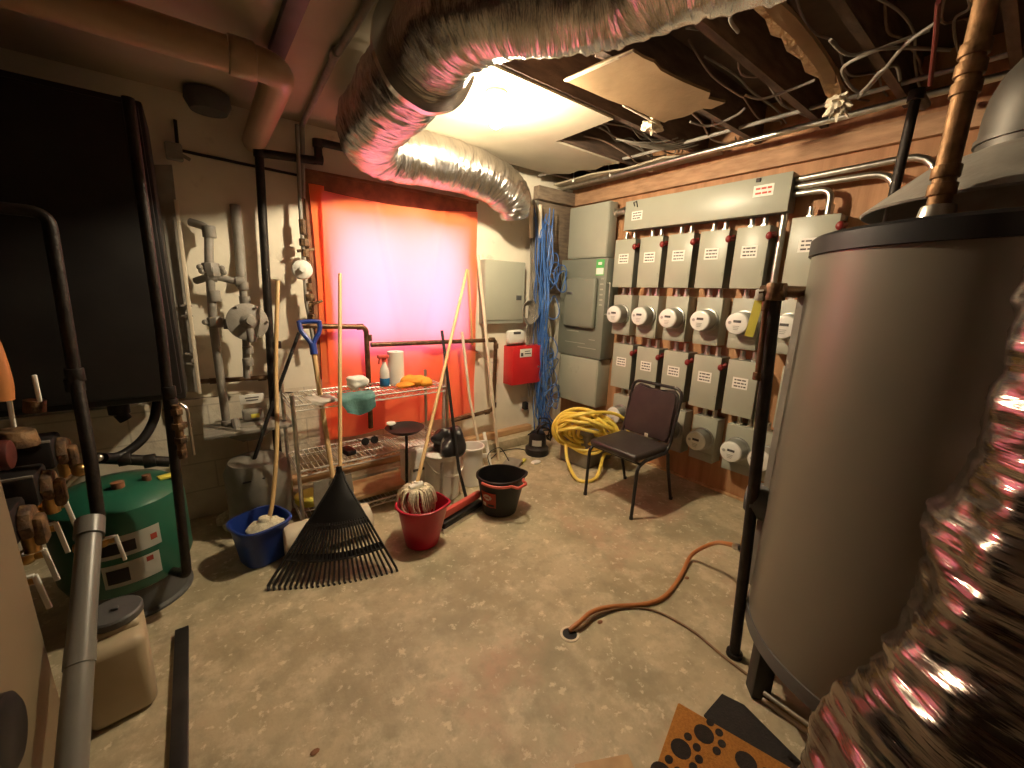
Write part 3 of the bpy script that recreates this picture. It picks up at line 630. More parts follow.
# circulator pumps on the left
r0 = None
pump_lab = ['dark circulator pump nearest the green tank in the left bank', 'dark circulator pump in the middle of the left bank', 'dark circulator pump above the white levers, lowest in view of the left bank']
pp = [((-0.470, 2.350, 0.912)), ((-0.477, 2.120, 0.857)), ((-0.489, 1.900, 0.822))]
for i, p in enumerate(pp):
    p = V(p)
    r = thing('circulator_pump', pump_lab[i], 'pump', p, 'circulator pumps')
    b = MB(); b.box(p+V((-.13,0,.01)), (.20,.15,.12), .015); b.build('motor_housing', m_black, r)
    b = MB(); b.bb(p+V((-.23,-.085,.065)), p+V((-.03,-.078,.075)), .002); b.build('edge_trim', m_gpipe, r)
    b = MB(); b.cyl(p+V((-.03,0,.0)), p+V((.0,0,0)), .062, .055, 8, bevel=.008); b.box(p+V((.008,-.01,-.03)), (.03,.06,.10), .012); b.build('flange', m_flange, r)
    b = MB(); b.cyl(p+V((-.03,.03,-.05)), p+V((-.03,.03,-.12)), .022, seg=12); b.build('outlet_pipe', m_brass, r)
for i, p in enumerate(((-0.487, 2.250, 0.723),(-0.494, 2.120, 0.689),(-0.504, 1.990, 0.657),(-0.503, 1.860, 0.635),(-0.388, 2.370, 0.462))):
    p = V(p)
    r = thing('lever_valve', ['white lever valve nearest the green tank under the pumps','second white lever valve under the pumps, counted from the green tank','third white lever valve under the pumps, counted from the green tank','fourth white lever valve under the pumps, nearest the beige panel','small lever valve in front of the green tank label'][i], 'valve', p, 'white lever valves')
    b = MB(); b.cyl(p+V((-.14,0,.0)), p+V((-.01,0,.0)), .017, seg=12); b.sph(p+V((-.05,0,0)), .028, u=12, v=8); b.cyl(p+V((-.10,0,0)), p+V((-.075,0,0)), .026, seg=8); b.build('valve_body', m_brass, r)
    b = MB(); b.bar(p+V((-.05,-.03,.025)), p+V((.0,-.03,.028)), .014, .010, .002); b.bar(p+V((.0,-.03,.03)), p+V((.015,-.035,-.10)), .014, .010, .002, up=(0,1,0)); b.build('lever', m_white, r)
pipe('manifold_pipe', 'dark manifold pipe passing behind the white lever valves', 'pipe', [V(pp[2])+V((-.16,-.5,-.2)), V(pp[0])+V((-.16,.3,-.16))], .03, m_iron, .02)
p = V((-0.425, 2.200, 0.869)); b = MB(); b.tube(smooth([(-0.472, 2.150, 0.826),(-0.422, 2.150, 0.875),(-0.373, 2.150, 0.917)],4), .013, 10, m=0); b.sph((-0.415, 2.150, 0.885), .026, m=1, u=12, v=8); b.sph((-0.358, 2.150, 0.921), .014, u=8, v=6)
tag(b.build('drain_cock', [m_steel, m_brass], None, p), 'small silver drain cock pointing up beside the pumps', 'valve')
r = thing('lever_valve', 'pair of slim white handles on rusty fittings at the far left', 'valve', (-0.549, 2.100, 1.051))
for p, q in (((-0.531, 2.100, 1.220),(-0.538, 2.100, 1.093)),((-0.464, 2.100, 1.272),(-0.465, 2.100, 1.175))):
    b = MB(); b.bar(p, q, .014, .012, .003); b.build('handle', m_white, r)
b = MB(); b.cyl((-0.543, 2.100, 1.031), (-0.535, 2.100, 1.085), .06, .045, 16, bevel=.006); b.cyl((-0.505, 2.200, 1.120), (-0.498, 2.200, 1.164), .03, seg=12); b.build('fitting', m_flange, r)
b = MB(); b.cyl(V((-0.552, 2.000, 1.031))+V((-.1,0,0)), V((-0.539, 2.000, 1.028))+V((.01,0,0)), .05, seg=20, bevel=.01); b.box(V((-0.569, 2.000, 0.947))+V((-.08,0,0)), (.14,.12,.14), .02); tag(b.build('pump_motor', m_pump, None, (-0.560, 2.000, 0.980)), 'dark red pump body at the left frame edge above the levers', 'pump')
b = MB(); b.tube(smooth([(-0.545, 2.000, 1.470),(-0.530, 2.000, 1.392),(-0.524, 2.000, 1.280),(-0.530, 2.000, 1.215)],6), .035, 14); tag(b.build('orange_hose', m_orange, None, (-0.521, 2.000, 1.247)), 'orange-red hose end at the left edge of the frame', 'hose')
# near beige panel
r = thing('beige_cabinet', 'beige enamel cabinet side closest to the camera at lower left', 'cabinet', (-.75,1.05,0))
b = MB(); b.bb((-1.3,.35,0), (-.47,1.66,1.12), .006); b.build('body', m_beige, r)
b = MB(); q = V((-.50,1.02,.52)); b.lathe([(0,.03),(.075,.03),(.092,.02),(.094,0),(.0,0)], V((-0.470, 1.283, 0.562)), 32, axis=(1,0,0)); b.build('knob', m_black, r)
b = MB(); b.bb((-.235,1.25,0), (-.185,2.18,.028), .003); tag(b.build('steel_bar', m_blackm, None, (-.25,1.7,0)), 'dark flat steel bar lying on the floor in front', 'bar')
print('left done')

# ================================================================== shelf and things on it
def wire_shelf(b, x0, x1, y0, y1, z, n=22):
    for y in (y0, y1): b.tube([(x0,y,z),(x1,y,z)], .0065, 6); b.tube([(x0,y,z-.035),(x1,y,z-.035)], .0055, 6)
    for x in (x0, x1): b.tube([(x,y0,z),(x,y1,z)], .005, 6); b.tube([(x,y0,z-.03),(x,y1,z-.03)], .004, 6)
    for k in range(1, n): x = x0+(x1-x0)*k/n; b.tube([(x,y0,z+.004),(x,y1,z+.004)], .0028, 5)
    for y in (y0+(y1-y0)*.33, y0+(y1-y0)*.66): b.tube([(x0,y,z),(x1,y,z)], .004, 5)
    m_ = 18
    for k in range(m_):
        xa = x0+(x1-x0)*k/m_; xb = x0+(x1-x0)*(k+.5)/m_; xc = x0+(x1-x0)*(k+1)/m_
        b.tube([(xa,y0,z-.03),(xb,y0,z),(xc,y0,z-.03)], .0025, 5)
r = thing('wire_shelf_unit', 'chrome wire shelving unit standing under the window', 'shelf', (1.0,2.95,0))
sx0, sx1, sy0, sy1 = .42, 1.50, 2.74, 3.12
for z in (.87, .43, .075): b = MB(); wire_shelf(b, sx0, sx1, sy0, sy1, z, 34); b.build('shelf', m_chrome, r)
for x in (sx0, sx1):
    for y in (sy0, sy1): b = MB(); b.tube([(x,y,0),(x,y,.93)], .0125, 12); b.lathe([(0,.945),(.014,.94),(.014,.928)], (x,y,0), 12); b.lathe([(.018,0),(.018,.02),(.012,.03)], (x,y,0), 12); b.build('post', m_steel, r)
# things on the shelf
zs = .878
def spray(p):
    p = V(p); p.z = zs
    r = thing('spray_bottle', 'clear spray bottle of blue liquid with a red trigger on the shelf', 'bottle', p)
    b = MB(); b.lathe([(0,0),(.036,0),(.038,.01),(.038,.055),(.036,.06)], p, 20, m=1); b.lathe([(.036,.06),(.037,.10),(.032,.13),(.015,.17),(.013,.19),(0,.19)], p, 20, m=0); b.build('bottle', [m_glass, m_tealw], r)
    b = MB(); b.cyl(p+V((0,0,.185)), p+V((0,0,.21)), .017, seg=12); b.box(p+V((-.01,-.01,.225)), (.085,.03,.028), .008); b.bar(p+V((-.035,-.01,.215)), p+V((-.045,-.015,.17)), .01, .014, .003); b.build('trigger_head', m_redr, r)
spray((1.096, 2.980, 0.881))
p = V((1.203, 3.020, 0.966)); p.z = zs; b = MB(); b.lathe([(.02,0),(.062,0),(.062,.25),(.02,.25),(.02,0)], p, 32); tag(b.build('paper_roll', m_white, None, p), 'white paper towel roll standing on the wire shelf', 'paper roll')
p = V((0.880, 2.950, 0.942)); p.z = zs+.055; b = MB(); b.sph(p, .062, sc=(1.2,.9,.85), u=28, v=20)
for v_ in b.bm.verts: v_.co += (v_.co-p)*.5*noise.noise(v_.co*22)
tag(b.build('rag_ball', m_white, None, p-V((0,0,.055))), 'crumpled white rag ball on the shelf beside the teal cloth', 'rag')
def cloth(name, pts_top, w_, drop, mat, label, seed, sx_n=14):
    """small cloth: flat on the shelf then hanging over the front edge"""
    b = MB(); p0 = V(pts_top); G = []
    for i in range(sx_n+1):
        u = i/sx_n; c_ = []
        for k in range(13):
            v = k/12
            x = p0.x + (u-.5)*w_*(1-.35*max(0,v-.5)) + .01*math.sin(v*7+seed)
            if v < .45: y = p0.y + .14*(1-v/.45); z = zs+.008+.02*abs(noise.noise(V((u*4,v*5,seed))))
            else: y = p0.y - .008 - .012*math.sin(u*9+seed); z = zs - drop*(v-.45)/.55 * (1-.35*abs(u-.45)*2)
            c_.append(b.bm.verts.new((x,y,z)))
        G.append(c_)
    for i in range(sx_n):
        for k in range(12): f = b.bm.faces.new((G[i][k],G[i][k+1],G[i+1][k+1],G[i+1][k])); f.smooth = True
    bmesh.ops.solidify(b.bm, geom=b.bm.faces[:], thickness=.005)
    return tag(b.build(name, mat, None, (p0.x,p0.y,zs), angle=70), label, 'cloth')
cloth('teal_rag', (.82,2.72,zs), .24, .13, m_teal, 'teal rag draped over the front of the wire shelf', 1)
cloth('pale_cloth', (.60,2.73,zs), .16, .02, m_white, 'flat pale cloth lying on the left end of the wire shelf', 4)
# orange shape (cloth cap) at the right end
b = MB(); c = V((1.297, 2.900, 0.874)); c.z = zs+.03
b.sph(c, .085, sc=(1.25,1,.55), u=24, v=14); b.sph(c+V((-.09,-.05,-.01)), .06, sc=(1.2,1,.35), u=20, v=10); b.sph(c+V((.07,-.06,-.01)), .06, sc=(1,.9,.6), u=20, v=10)
for v_ in b.bm.verts: v_.co += V((1,1,1))*.012*noise.noise(v_.co*14)
tag(b.build('orange_cloth', m_orangecloth, None, c-V((0,0,.04))), 'crumpled orange cloth at the right end of the shelf', 'cloth')
# middle shelf: sunglasses / small dark things, dark tool boxes
zs2 = .438
p = V((0.953, 2.950, 0.498)); b = MB()
for s_ in (-1,1): b.lathe([(.0,.004),(.026,.002),(.03,-.004),(.026,-.006),(0,-.004)], (p.x+s_*.035,p.y,zs2+.03), 18, axis=(0,-1,.35)); b.tube([(p.x+s_*.065,p.y,zs2+.045),(p.x+s_*.07,p.y+.12,zs2+.02)], .003, 6)
b.tube([(p.x-.012,p.y,zs2+.04),(p.x+.012,p.y,zs2+.04)], .003, 6); tag(b.build('safety_glasses', m_black, None, (p.x,p.y,zs2)), 'dark safety glasses lying on the middle wire shelf', 'glasses')
p = V((0.764, 2.860, 0.480)); b = MB(); b.box((p.x,p.y,zs2+.02), (.07,.12,.04), .01, rot=.2); tag(b.build('black_charger', m_black, None, (p.x,p.y,zs2)), 'small black block on the middle shelf by the rake handle', 'device')
# board on the floor behind the shelf / brown plank under the shelf
b = MB(); b.box((1.05,2.93,.105), (.70,.28,.03), .004, rot=.02); tag(b.build('plank', m_wood2, None, (1.05,2.93,.09)), 'worn brown plank lying on the bottom wire shelf', 'plank')
# black tray stand
r = thing('tray_stand', 'black round tray on a thin leg in front of the shelf', 'stand', (1.06,2.66,0))
c = V((1.112, 2.660, 0.609))
b = MB(); b.lathe([(0,0),(.10,0),(.135,.022),(.14,.022),(.105,-.008),(0,-.008)], c, 32); b.build('tray', m_black, r)
b = MB(); b.tube([(c.x+.01,c.y,c.z-.005),(c.x+.0,c.y,.02)], .011, 10); b.build('leg', m_black, r)
b = MB(); b.lathe([(0,0),(.09,0),(.09,.01),(.02,.025),(0,.025)], (c.x,c.y,0), 24); b.build('base', m_black, r)
p = V((1.033, 2.720, 0.652)); b = MB(); b.cyl((p.x,p.y,c.z), (p.x,p.y,c.z+.03), .008, seg=10, m=1); b.lathe([(0,.03),(.01,.03),(.035,.045),(.03,.055),(0,.06)], (p.x,p.y,c.z), 18); tag(b.build('light_bulb', [m_cer, m_black], None, (p.x,p.y,c.z)), 'small white spotlight bulb standing on the black tray', 'bulb')

# ================================================================== buckets, mops, brooms
def bucket(name, label, cat, loc, rb, rt, h, mat, rim=.008, spout=None, sy=1.0, rot=0, sq=0, org=None):
    r = thing(name, label, cat, loc)
    def rad(a, z):
        q = 1.0
        if sq: q = 1/((abs(math.cos(a))**sq + abs(math.sin(a))**sq)**(1/sq))
        if spout is not None:
            d = abs((a-spout+PI) % (2*PI)-PI); q += .17*math.exp(-(d/.30)**2)*(max(0,z)/h)**2
        return q
    b = MB(); th = .004
    b.lathe([(0,.004),(rb*.9,0),(rb,.006),(rt-.004,h-.02),(rt,h-.018),(rt+rim,h-.016),(rt+rim,h-.003),(rt+rim-.004,h),(rt-th,h-.001),(rt-th-.002,h-.02),(rb-th,.012),(0,.012)], (0,0,0), 56, rad=rad, sy=sy)
    bmesh.ops.transform(b.bm, matrix=Matrix.Translation(loc) @ Matrix.Rotation(rot, 4, 'Z'), verts=b.bm.verts)
    b.build('shell', mat, r, angle=45); return r
rx, ry = 1.01, 2.19
r = bucket('red_bucket', 'bright red plastic bucket with a string mop in it', 'bucket', (rx,ry,0), .105, .152, .285, m_red, spout=-.55)
b = MB(); b.tube(smooth([(rx-.15,ry+.06,.255),(rx-.10,ry+.14,.245),(rx,ry+.18,.24),(rx+.10,ry+.14,.245),(rx+.15,ry+.06,.255)],6), .004, 8); b.build('handle', m_redr, r)
bx, by_ = 1.655, 2.22
r = bucket('black_bucket', 'black plastic bucket with a red handle and red label', 'bucket', (bx,by_,0), .125, .172, .30, m_black, spout=PI, sy=.92, rot=PI*.86)
th0 = math.atan2(-by_, -bx)
P = []
for k in range(17):
    a = th0 - .75 + 1.95*k/16; rr = .188 + (.045 if 10 < k < 15 else 0); P.append((bx+math.cos(a)*rr, by_+math.sin(a)*rr*.96, .287 - .012*math.sin(PI*k/16)))
b = MB(); b.tube(smooth(P,3), .0075, 8, squash=1.5); b.build('handle', m_redr, r)
b = MB(); rm = .115+(.158-.115)*.45; aL = th0 - .62
def cone_patch(b, a0, a1, z0, z1, m, off):
    t = bmesh.new(); A = []
    for k in range(11):
        a = a0+(a1-a0)*k/10
        row = []
        for z in (z0, z1):
            rr = (.125+(.172-.125)*z/.30)*1.0 + off; row.append(t.verts.new((bx+math.cos(a)*rr, by_+math.sin(a)*rr*.97, z)))
        A.append(row)
    for p_, q_ in zip(A, A[1:]): t.faces.new((p_[0], q_[0], q_[1], p_[1]))
    bmesh.ops.solidify(t, geom=t.faces[:], thickness=.001); b._merge(t, m)
cone_patch(b, aL-.35, aL+.45, .09, .21, 0, .003)
for k, (zz, hw) in enumerate(((.150,.10),(.158,.20),(.166,.24),(.174,.24),(.182,.20),(.190,.10))): cone_patch(b, aL-hw, aL+hw, zz-.0042, zz+.0042, 1, .005)
for k in range(4): cone_patch(b, aL-.14+.075*k, aL-.09+.075*k, .163, .177, 0, .007)
cone_patch(b, aL-.33, aL-.10, .095, .125, 1, .005); cone_patch(b, aL+.02, aL+.35, .10, .118, 2, .005)
b.build('printed_label', [m_redink, m_white, m_ink], r)
lx, ly = .17, 2.60
r = bucket('blue_bucket', 'blue plastic bucket holding a wooden-handled mop, left of the rake', 'bucket', (lx,ly,0), .108, .142, .25, m_blue, sq=3.2, rot=.35)
b = MB(); b.sph((lx+.02,ly-.03,.20), .10, sc=(1,.8,.45), u=24, v=14)
for v_ in b.bm.verts: v_.co += V((1,.5,1))*.02*noise.noise(v_.co*22)
hb = b
r = thing('wood_handle_mop', 'mop with a curved worn wooden handle standing in the blue bucket', 'mop', (lx,ly,.02))
hb.build('mop_head', m_yarn, r)
b = MB(); b.tube(smooth([(lx+.02,ly-.03,.21), (0.240, 2.600, 0.319), (0.318, 2.750, 0.668), (0.377, 2.920, 1.139), (0.449, 3.050, 1.629)], 8), .0125, 12); b.build('handle', m_wood, r)
b = MB(); b.cyl((lx+.02,ly-.03,.20), (lx+.022,ly-.028,.27), .045, .03, 16, bevel=.006); b.build('socket', m_yarn, r)
# string mop in the red bucket
r = thing('string_mop', 'cream string mop upside down in the red bucket, pale wooden handle', 'mop', (rx,ry+.05,.05))
mh = V((rx-.0,ry+.07,.34)); top = V((1.934, 3.160, 1.783))
b = MB(); b.tube([mh+V((0,0,.02)), mh.lerp(top,.5), top], .0125, 12); b.build('handle', m_wood, r)
b = MB(); b.cyl(mh+V((-.045,0,.02)), mh+V((.045,0,.03)), .02, seg=12); b.cyl(mh+V((0,0,-.02)), mh+V((.008,.01,.05)), .026, .018, 14); b.build('clamp', m_white, r)
for k in range(80):
    a = random.uniform(0,2*PI); el = random.uniform(.25,1); rr = .05+.075*el
    p1 = mh+V((math.cos(a)*rr*.75, math.sin(a)*rr*.75, .02-.01*el)); p2 = mh+V((math.cos(a)*rr*1.05, math.sin(a)*rr, -.06*el-.02)); p3 = mh+V((math.cos(a+.3)*rr*.9, math.sin(a+.3)*rr*.9, -.12-.05*random.random()))
    b = MB(); b.tube(smooth([mh, p1, p2, p3], 4), .0062, 6); b.build('strand', m_yarn, r)
# rake
r = thing('leaf_rake', 'black plastic leaf rake standing on its tines, wooden handle up', 'rake', (.46,2.2,0))
ap = V((0.606, 2.480, 0.483)); tl_ = V((0.152, 2.274, 0.030)); tr_ = V((0.765, 2.020, 0.030))
tl_ = V((tl_.x,tl_.y,.02)); tr_ = V((tr_.x,tr_.y,.02))
mid = (tl_+tr_)/2; nrm = (tr_-tl_).cross(ap-mid).normalized()
if nrm.y > 0: nrm = -nrm
def rk(u, v, sag=.045):
    """u across 0..1, v down 0..1"""
    lo = tl_.lerp(tr_, u) + V((0,-1,0))*.0
    bow = math.sin(PI*u)
    p = ap.lerp(lo, v); L_ = (mid-ap).normalized()
    p = p + L_*sag*bow*v - nrm*(-.03)*bow*math.sin(PI*min(v,1)*.9)
    if v < .12: p = ap + (p-ap)*1.0 + (tr_-tl_).normalized()*(u-.5)*.035*(1-v/.12)
    return p
def strip(b, v0, v1, u0=0, u1=1, n=24, k=8, th=.004, m=0):
    t = bmesh.new(); G = [[t.verts.new(rk(u0+(u1-u0)*i/n, v0+(v1-v0)*j/k)) for j in range(k+1)] for i in range(n+1)]
    for i in range(n):
        for j in range(k): t.faces.new((G[i][j],G[i][j+1],G[i+1][j+1],G[i+1][j]))
    bmesh.ops.solidify(t, geom=t.faces[:], thickness=th); b._merge(t, m)
b = MB(); strip(b, 0, .54)
b.tube([rk(i/24, .505)+nrm*.003 for i in range(25)], .006, 6); b.tube([rk(i/24, .80)+nrm*.002 for i in range(25)], .006, 6); strip(b, .74, .80, k=2)
b.tube([rk(0,v/10) for v in range(11)], .006, 6); b.tube([rk(1,v/10) for v in range(11)], .006, 6)
b.build('fan_head', m_black, r)
for i in range(25):
    u = i/24; b = MB(); p = [rk(u, .48+.52*j/8) for j in range(9)]
    for q in p: q.z = max(q.z, .004)
    e = p[-1]; e2 = e + V((0,-.02,0)); e2.z = max(.003, e.z-.02)
    b.tube(p+[e2], .0062, 6, squash=1.5); b.build('tine', m_black, r)
ht = V((0.826, 3.020, 1.691)); b = MB(); b.tube([ap+V((0,0,-.03)), ap.lerp(ht,.5), ht], .0125, 12); b.build('handle', m_wood, r)
b = MB(); b.cyl(ap+V((0,0,-.06)), ap+V((0,.02,.03)), .022, .017, 14); b.build('socket', m_black, r)
# shovel with blue D grip
r = thing('d_grip_shovel', 'shovel with a blue D-shaped grip, its blade behind the rake', 'shovel', (.58,2.60,0))
g0 = V((0.611, 2.980, 1.209)); g1 = V((0.618, 2.720, 0.344)); dd = (g1-g0).normalized()
b = MB(); b.tube([g0, g0.lerp(g1,.5), g1], .0165, 14); b.build('shaft', m_wood, r)
ux = V((1,0,0)); ux = (ux-dd*ux.dot(dd)).normalized()
b = MB(); b.tube([g0-dd*.015, g0+dd*.06], .024, 14); hgt = .165
Q = [g0, g0-dd*.04+ux*.02, g0-dd*.10+ux*.056, g0-dd*(hgt-.01)+ux*.062, g0-dd*hgt+ux*.052, g0-dd*hgt-ux*.052, g0-dd*(hgt-.01)-ux*.062, g0-dd*.10-ux*.056, g0-dd*.04-ux*.02]
b.tube(smooth(Q, 4, closed=True), .0155, 10, closed=True); b.build('grip', m_blue, r)
b = MB(); e = g1; pts = []
b.poly([e+V((-.12,.0,0)), e+V((.12,0,0)), e+V((.13,.0,-.12)), e+V((.12,-.02,-.40)), e+V((-.12,-.02,-.40)), e+V((-.13,0,-.12))], (0,.006,0)); b.build('blade', m_gpipe, r)
# black stick leaning to the left
b = MB(); b.tube([(0.572, 3.200, 1.277), (0.308, 3.000, 0.745), (0.104, 2.920, 0.250)], .012, 10); tag(b.build('black_stick', m_black, None, (0.104, 2.920, 0.250)), 'thin black stick slanting down left across the grey meter', 'stick')
# white buckets
m_pail = M('white_plastic', (.88,.86,.80), (.82,.80,.74), 4, .4)
r = bucket('white_bucket', 'white plastic pail with a lid behind the red bucket', 'bucket', (1.42,2.68,0), .13, .15, .36, m_pail)
b = MB(); b.lathe([(.158,.355),(.16,.362),(.16,.375),(.15,.38),(0,.378)], (1.42,2.68,0), 40); b.build('lid', m_white, r)
b = MB(); b.tube(smooth([(1.27,2.66,.33),(1.30,2.55,.27),(1.42,2.50,.22),(1.54,2.55,.27),(1.57,2.66,.33)],6), .003, 6); b.build('handle', m_steel, r)
b = MB(); b.box((1.27,2.82,.20), (.20,.22,.42), .02, m=0); b.bb((1.19,2.706,.24),(1.28,2.71,.26),0,1); tag(b.build('white_box', [m_pail, m_ink], None, (1.27,2.82,0)), 'square white plastic tub left of the white pail', 'box')
b = MB(); c = V((1.47,2.64,.47)); b.sph(c, .13, sc=(1,.9,.72), u=36, v=24)
for v_ in b.bm.verts: v_.co += (v_.co-c)*.9*noise.noise(v_.co*9)
tag(b.build('black_bag', m_bag, None, c-V((0,0,.09)), angle=60), 'crumpled black plastic bag heaped on the white pail', 'bag')
r = bucket('plastic_bin', 'pale plastic bin standing behind the black bucket', 'bin', (1.72,2.72,0), .09, .10, .34, m_pail)
# push broom / squeegee with red head
r = thing('push_broom', 'push broom with a red block and black bristles between two buckets', 'broom', (1.34,2.29,0))
a = V((1.16,2.22,.115)); c = V((1.55,2.34,.115)); b = MB(); b.bar(a, c, .035, .055, .008); b.build('block', m_redr, r)
b = MB(); b.bar(a+V((0,0,-.065)), c+V((0,0,-.065)), .075, .045, .01); b.build('bristles', m_black, r)
b = MB(); b.bar(a+V((0,-.03,-.10)), c+V((0,-.03,-.10)), .02, .03, .002); b.build('scraper_strip', m_steel, r)
b = MB(); b.tube([(1.42,2.31,.12), (1.421, 2.420, 0.310), (1.545, 2.900, 1.287)], .0115, 10); b.build('handle', m_black, r)
b = MB(); b.tube([(1.291, 2.460, 0.089), (1.397, 2.620, 0.486), (1.582, 2.920, 1.113)], .0145, 12); tag(b.build('metal_pole', m_steel, None, (1.291, 2.460, 0.089)), 'grey metal pole leaning beside the black broom handle', 'pole')
# propped pale sticks right
b = MB(); b.tube([(1.849, 3.100, 1.250), (1.874, 3.000, 0.649), (1.960, 2.850, -0.093)], .013, 10); tag(b.build('wooden_stick', m_trim, None, (1.960, 2.850, -0.093)), 'shorter pale painted stick leaning under the brown pipe', 'stick')
b = MB(); b.bar((2.118, 3.270, 1.929), (2.192, 2.950, -0.091), .03, .014, .002); tag(b.build('wood_lath', m_trim, None, (2.192, 2.950, -0.091)), 'long pale wooden lath leaning between the cloth and grey panel', 'lath')
b = MB(); b.bar((1.993, 3.240, 1.788), (2.042, 3.240, 1.108), .03, .012, .002); tag(b.build('wood_lath', m_wood, None, (2.042, 3.240, 1.108)), 'short upright lath at the right edge of the red cloth', 'lath')
r = thing('step_stool', 'small white step stool folded behind the black bucket', 'stool', (1.837, 2.800, 0.105))
for p, q in (((1.742, 2.950, 0.386),(1.734, 2.800, 0.046)),((1.997, 2.950, 0.337),(1.991, 2.800, -0.022))): b = MB(); b.bar(p, q, .03, .015, .003); b.build('side_rail', m_white, r)
for p, q in (((1.731, 2.880, 0.290),(1.984, 2.880, 0.264)),((1.750, 2.860, 0.171),(2.007, 2.860, 0.139)),((1.769, 2.840, 0.060),(2.029, 2.840, 0.023))): b = MB(); b.bar(p, q, .02, .04, .003); b.build('step', m_white, r)
# dustpan at right of the black bucket
r = thing('dustpan', 'grey dustpan with a thin wire handle behind the black bucket', 'dustpan', (2.166, 2.728, -0.000))
b = MB(); c = V((2.177, 2.774, 0.020)); b.box(c, (.26,.16,.012), .003, rot=Matrix.Rotation(.5,4,'Z') @ Matrix.Rotation(-.18,4,'Y')); b.build('pan', m_grime, r)
b = MB(); b.tube(smooth([(1.987, 2.796, 0.020), (1.908, 2.750, 0.201), (2.037, 2.750, 0.238), (2.105, 2.700, 0.114)],5), .004, 6); b.build('wire_handle', m_black, r)
b = MB(); c = V((2.359, 2.805, 0.015)); b.box(c, (.10,.035,.02), .006, rot=.5); tag(b.build('yellow_tool', m_yel, None, c-V((0,0,.01))), 'small yellow-green scraper lying on the floor by the corner', 'tool')
b = MB(); c = V((2.453, 2.721, 0.012)); b.sph(c, .04, sc=(1.4,.9,.35), u=14, v=8); tag(b.build('white_scrap', m_white, None, c-V((0,0,.012))), 'white scrap of cloth lying beside the yellow scraper', 'scrap')
# grey jerry can behind the rake, yellow lid
b = MB(); b.cyl((.27,2.50,.105), (.78,2.50,.105), .10, seg=32, bevel=.02); tag(b.build('plastic_drum', m_trim, None, (.52,2.5,0)), 'dirty white plastic drum lying on its side behind the rake', 'drum')
b = MB(); c = V((0.525, 2.984, 0.090)); b.lathe([(0,0),(.10,0),(.11,.015),(.11,.05),(.09,.06),(0,.058)], (c.x,c.y,0.085), 28); tag(b.build('yellow_tub', m_yel, None, (c.x,c.y,.085)), 'round yellow tub on the bottom shelf left of the rake', 'tub')
# grey round vessel under ledge
r = thing('grey_vessel', 'dull grey round vessel on the floor beneath the metal ledge', 'tank', (.22,3.0,0))
b = MB(); b.lathe([(0,.02),(.15,.03),(.185,.08),(.19,.40),(.16,.47),(.05,.50),(0,.50)], (.22,3.02,0), 40); b.build('shell', m_grime, r)
b = MB(); b.bar((.12,2.85,.39), (.24,2.835,.40), .012, .012, .003); b.build('bracket', m_black, r)
b = MB(); c = V((0.046, 3.076, 0.050)); 
for k in range(7): q = c+V((random.uniform(-.09,.09),random.uniform(-.08,.08),random.uniform(-.01,.02))); b.sph(q, random.uniform(.025,.05), sc=(1.3,.9,.6), u=12, v=8)
for v_ in b.bm.verts: v_.co += V((1,1,1))*.015*noise.noise(v_.co*25); v_.co.z = max(.002, v_.co.z)
tag(b.build('rag_heap', m_yarn, None, (c.x,c.y,0)), 'small heap of dirty pale rags beside the blue bucket', 'rags')
print('tools done')

# ================================================================== chair
r = thing('stacking_chair', 'dark brown vinyl stacking chair with black metal legs by the meters', 'chair', (2.62,1.82,0))
def sq_loop(cx, cy, z, hx, hy, rr=.05):
    return fillet([(cx-hx,cy,z),(cx-hx,cy-hy,z),(cx+hx,cy-hy,z),(cx+hx,cy+hy,z),(cx-hx,cy+hy,z),(cx-hx,cy+.001,z)], rr)
cx, cy = 2.585, 1.79
b = MB(); b.box((cx,cy,.462), (.43,.44,.055), .024, seg=4)
for v_ in b.bm.verts:
    if v_.co.z > .47: v_.co.z += .014*(1-((v_.co.x-cx)/.22)**2)*(1-((v_.co.y-cy)/.22)**2)
b.build('seat', m_vinyl, r)
def bk(y, z, off=0): return V((2.80 + (z-.5)*.24 + off, y, z))
b = MB(); O = []; hw = .20
for k in range(11): a = PI - PI*k/10 ; 
out = [(-.20,.545),(-.195,.50),(.195,.50),(.20,.545),(.207,.80),(.195,.865),(.155,.898),(.08,.888),(0,.862),(-.08,.888),(-.155,.898),(-.195,.865),(-.207,.80)]
b.poly([bk(cy+y, z, -.03) for y, z in out], (.045,0,0)); 
bmesh.ops.bevel(b.bm, geom=[e for e in b.bm.edges if any(len(f.verts) > 5 for f in e.link_faces)], offset=.014, segments=3, affect='EDGES')
for f in b.bm.faces: f.smooth = True
b.build('backrest', m_vinyl, r)
for s_ in (-1,1):
    y = cy+s_*.225
    b = MB(); b.tube(fillet([(2.375,y+.0,.0),(2.39,y,.40),(2.47,y,.435),(2.76,y,.435)], .07), .0125, 12); b.lathe([(0,0),(.015,0),(.015,.02),(.012,.022)], (2.375,y,0), 12); b.build('leg', m_blackm, r)
    b = MB(); b.tube([(2.90,y,0),(2.80,y,.30),(2.775,y,.42)], .0125, 12); b.lathe([(0,0),(.015,0),(.015,.02),(.012,.022)], (2.90,y,0), 12); b.build('leg', m_blackm, r)
b = MB(); b.tube(fillet([(2.62,cy-.222,.435),(2.78,cy-.222,.44),bk(cy-.218,.60,.0),bk(cy-.222,.915,-.01),bk(cy+.222,.915,-.01),bk(cy+.218,.60,.0),(2.78,cy+.222,.44),(2.62,cy+.222,.435)], .075), .0125, 12); b.build('back_frame', m_blackm, r)
for xx in (2.42,2.74): b = MB(); b.tube([(xx,cy-.22,.42),(xx,cy+.22,.42)], .010, 10); b.build('seat_frame', m_blackm, r)
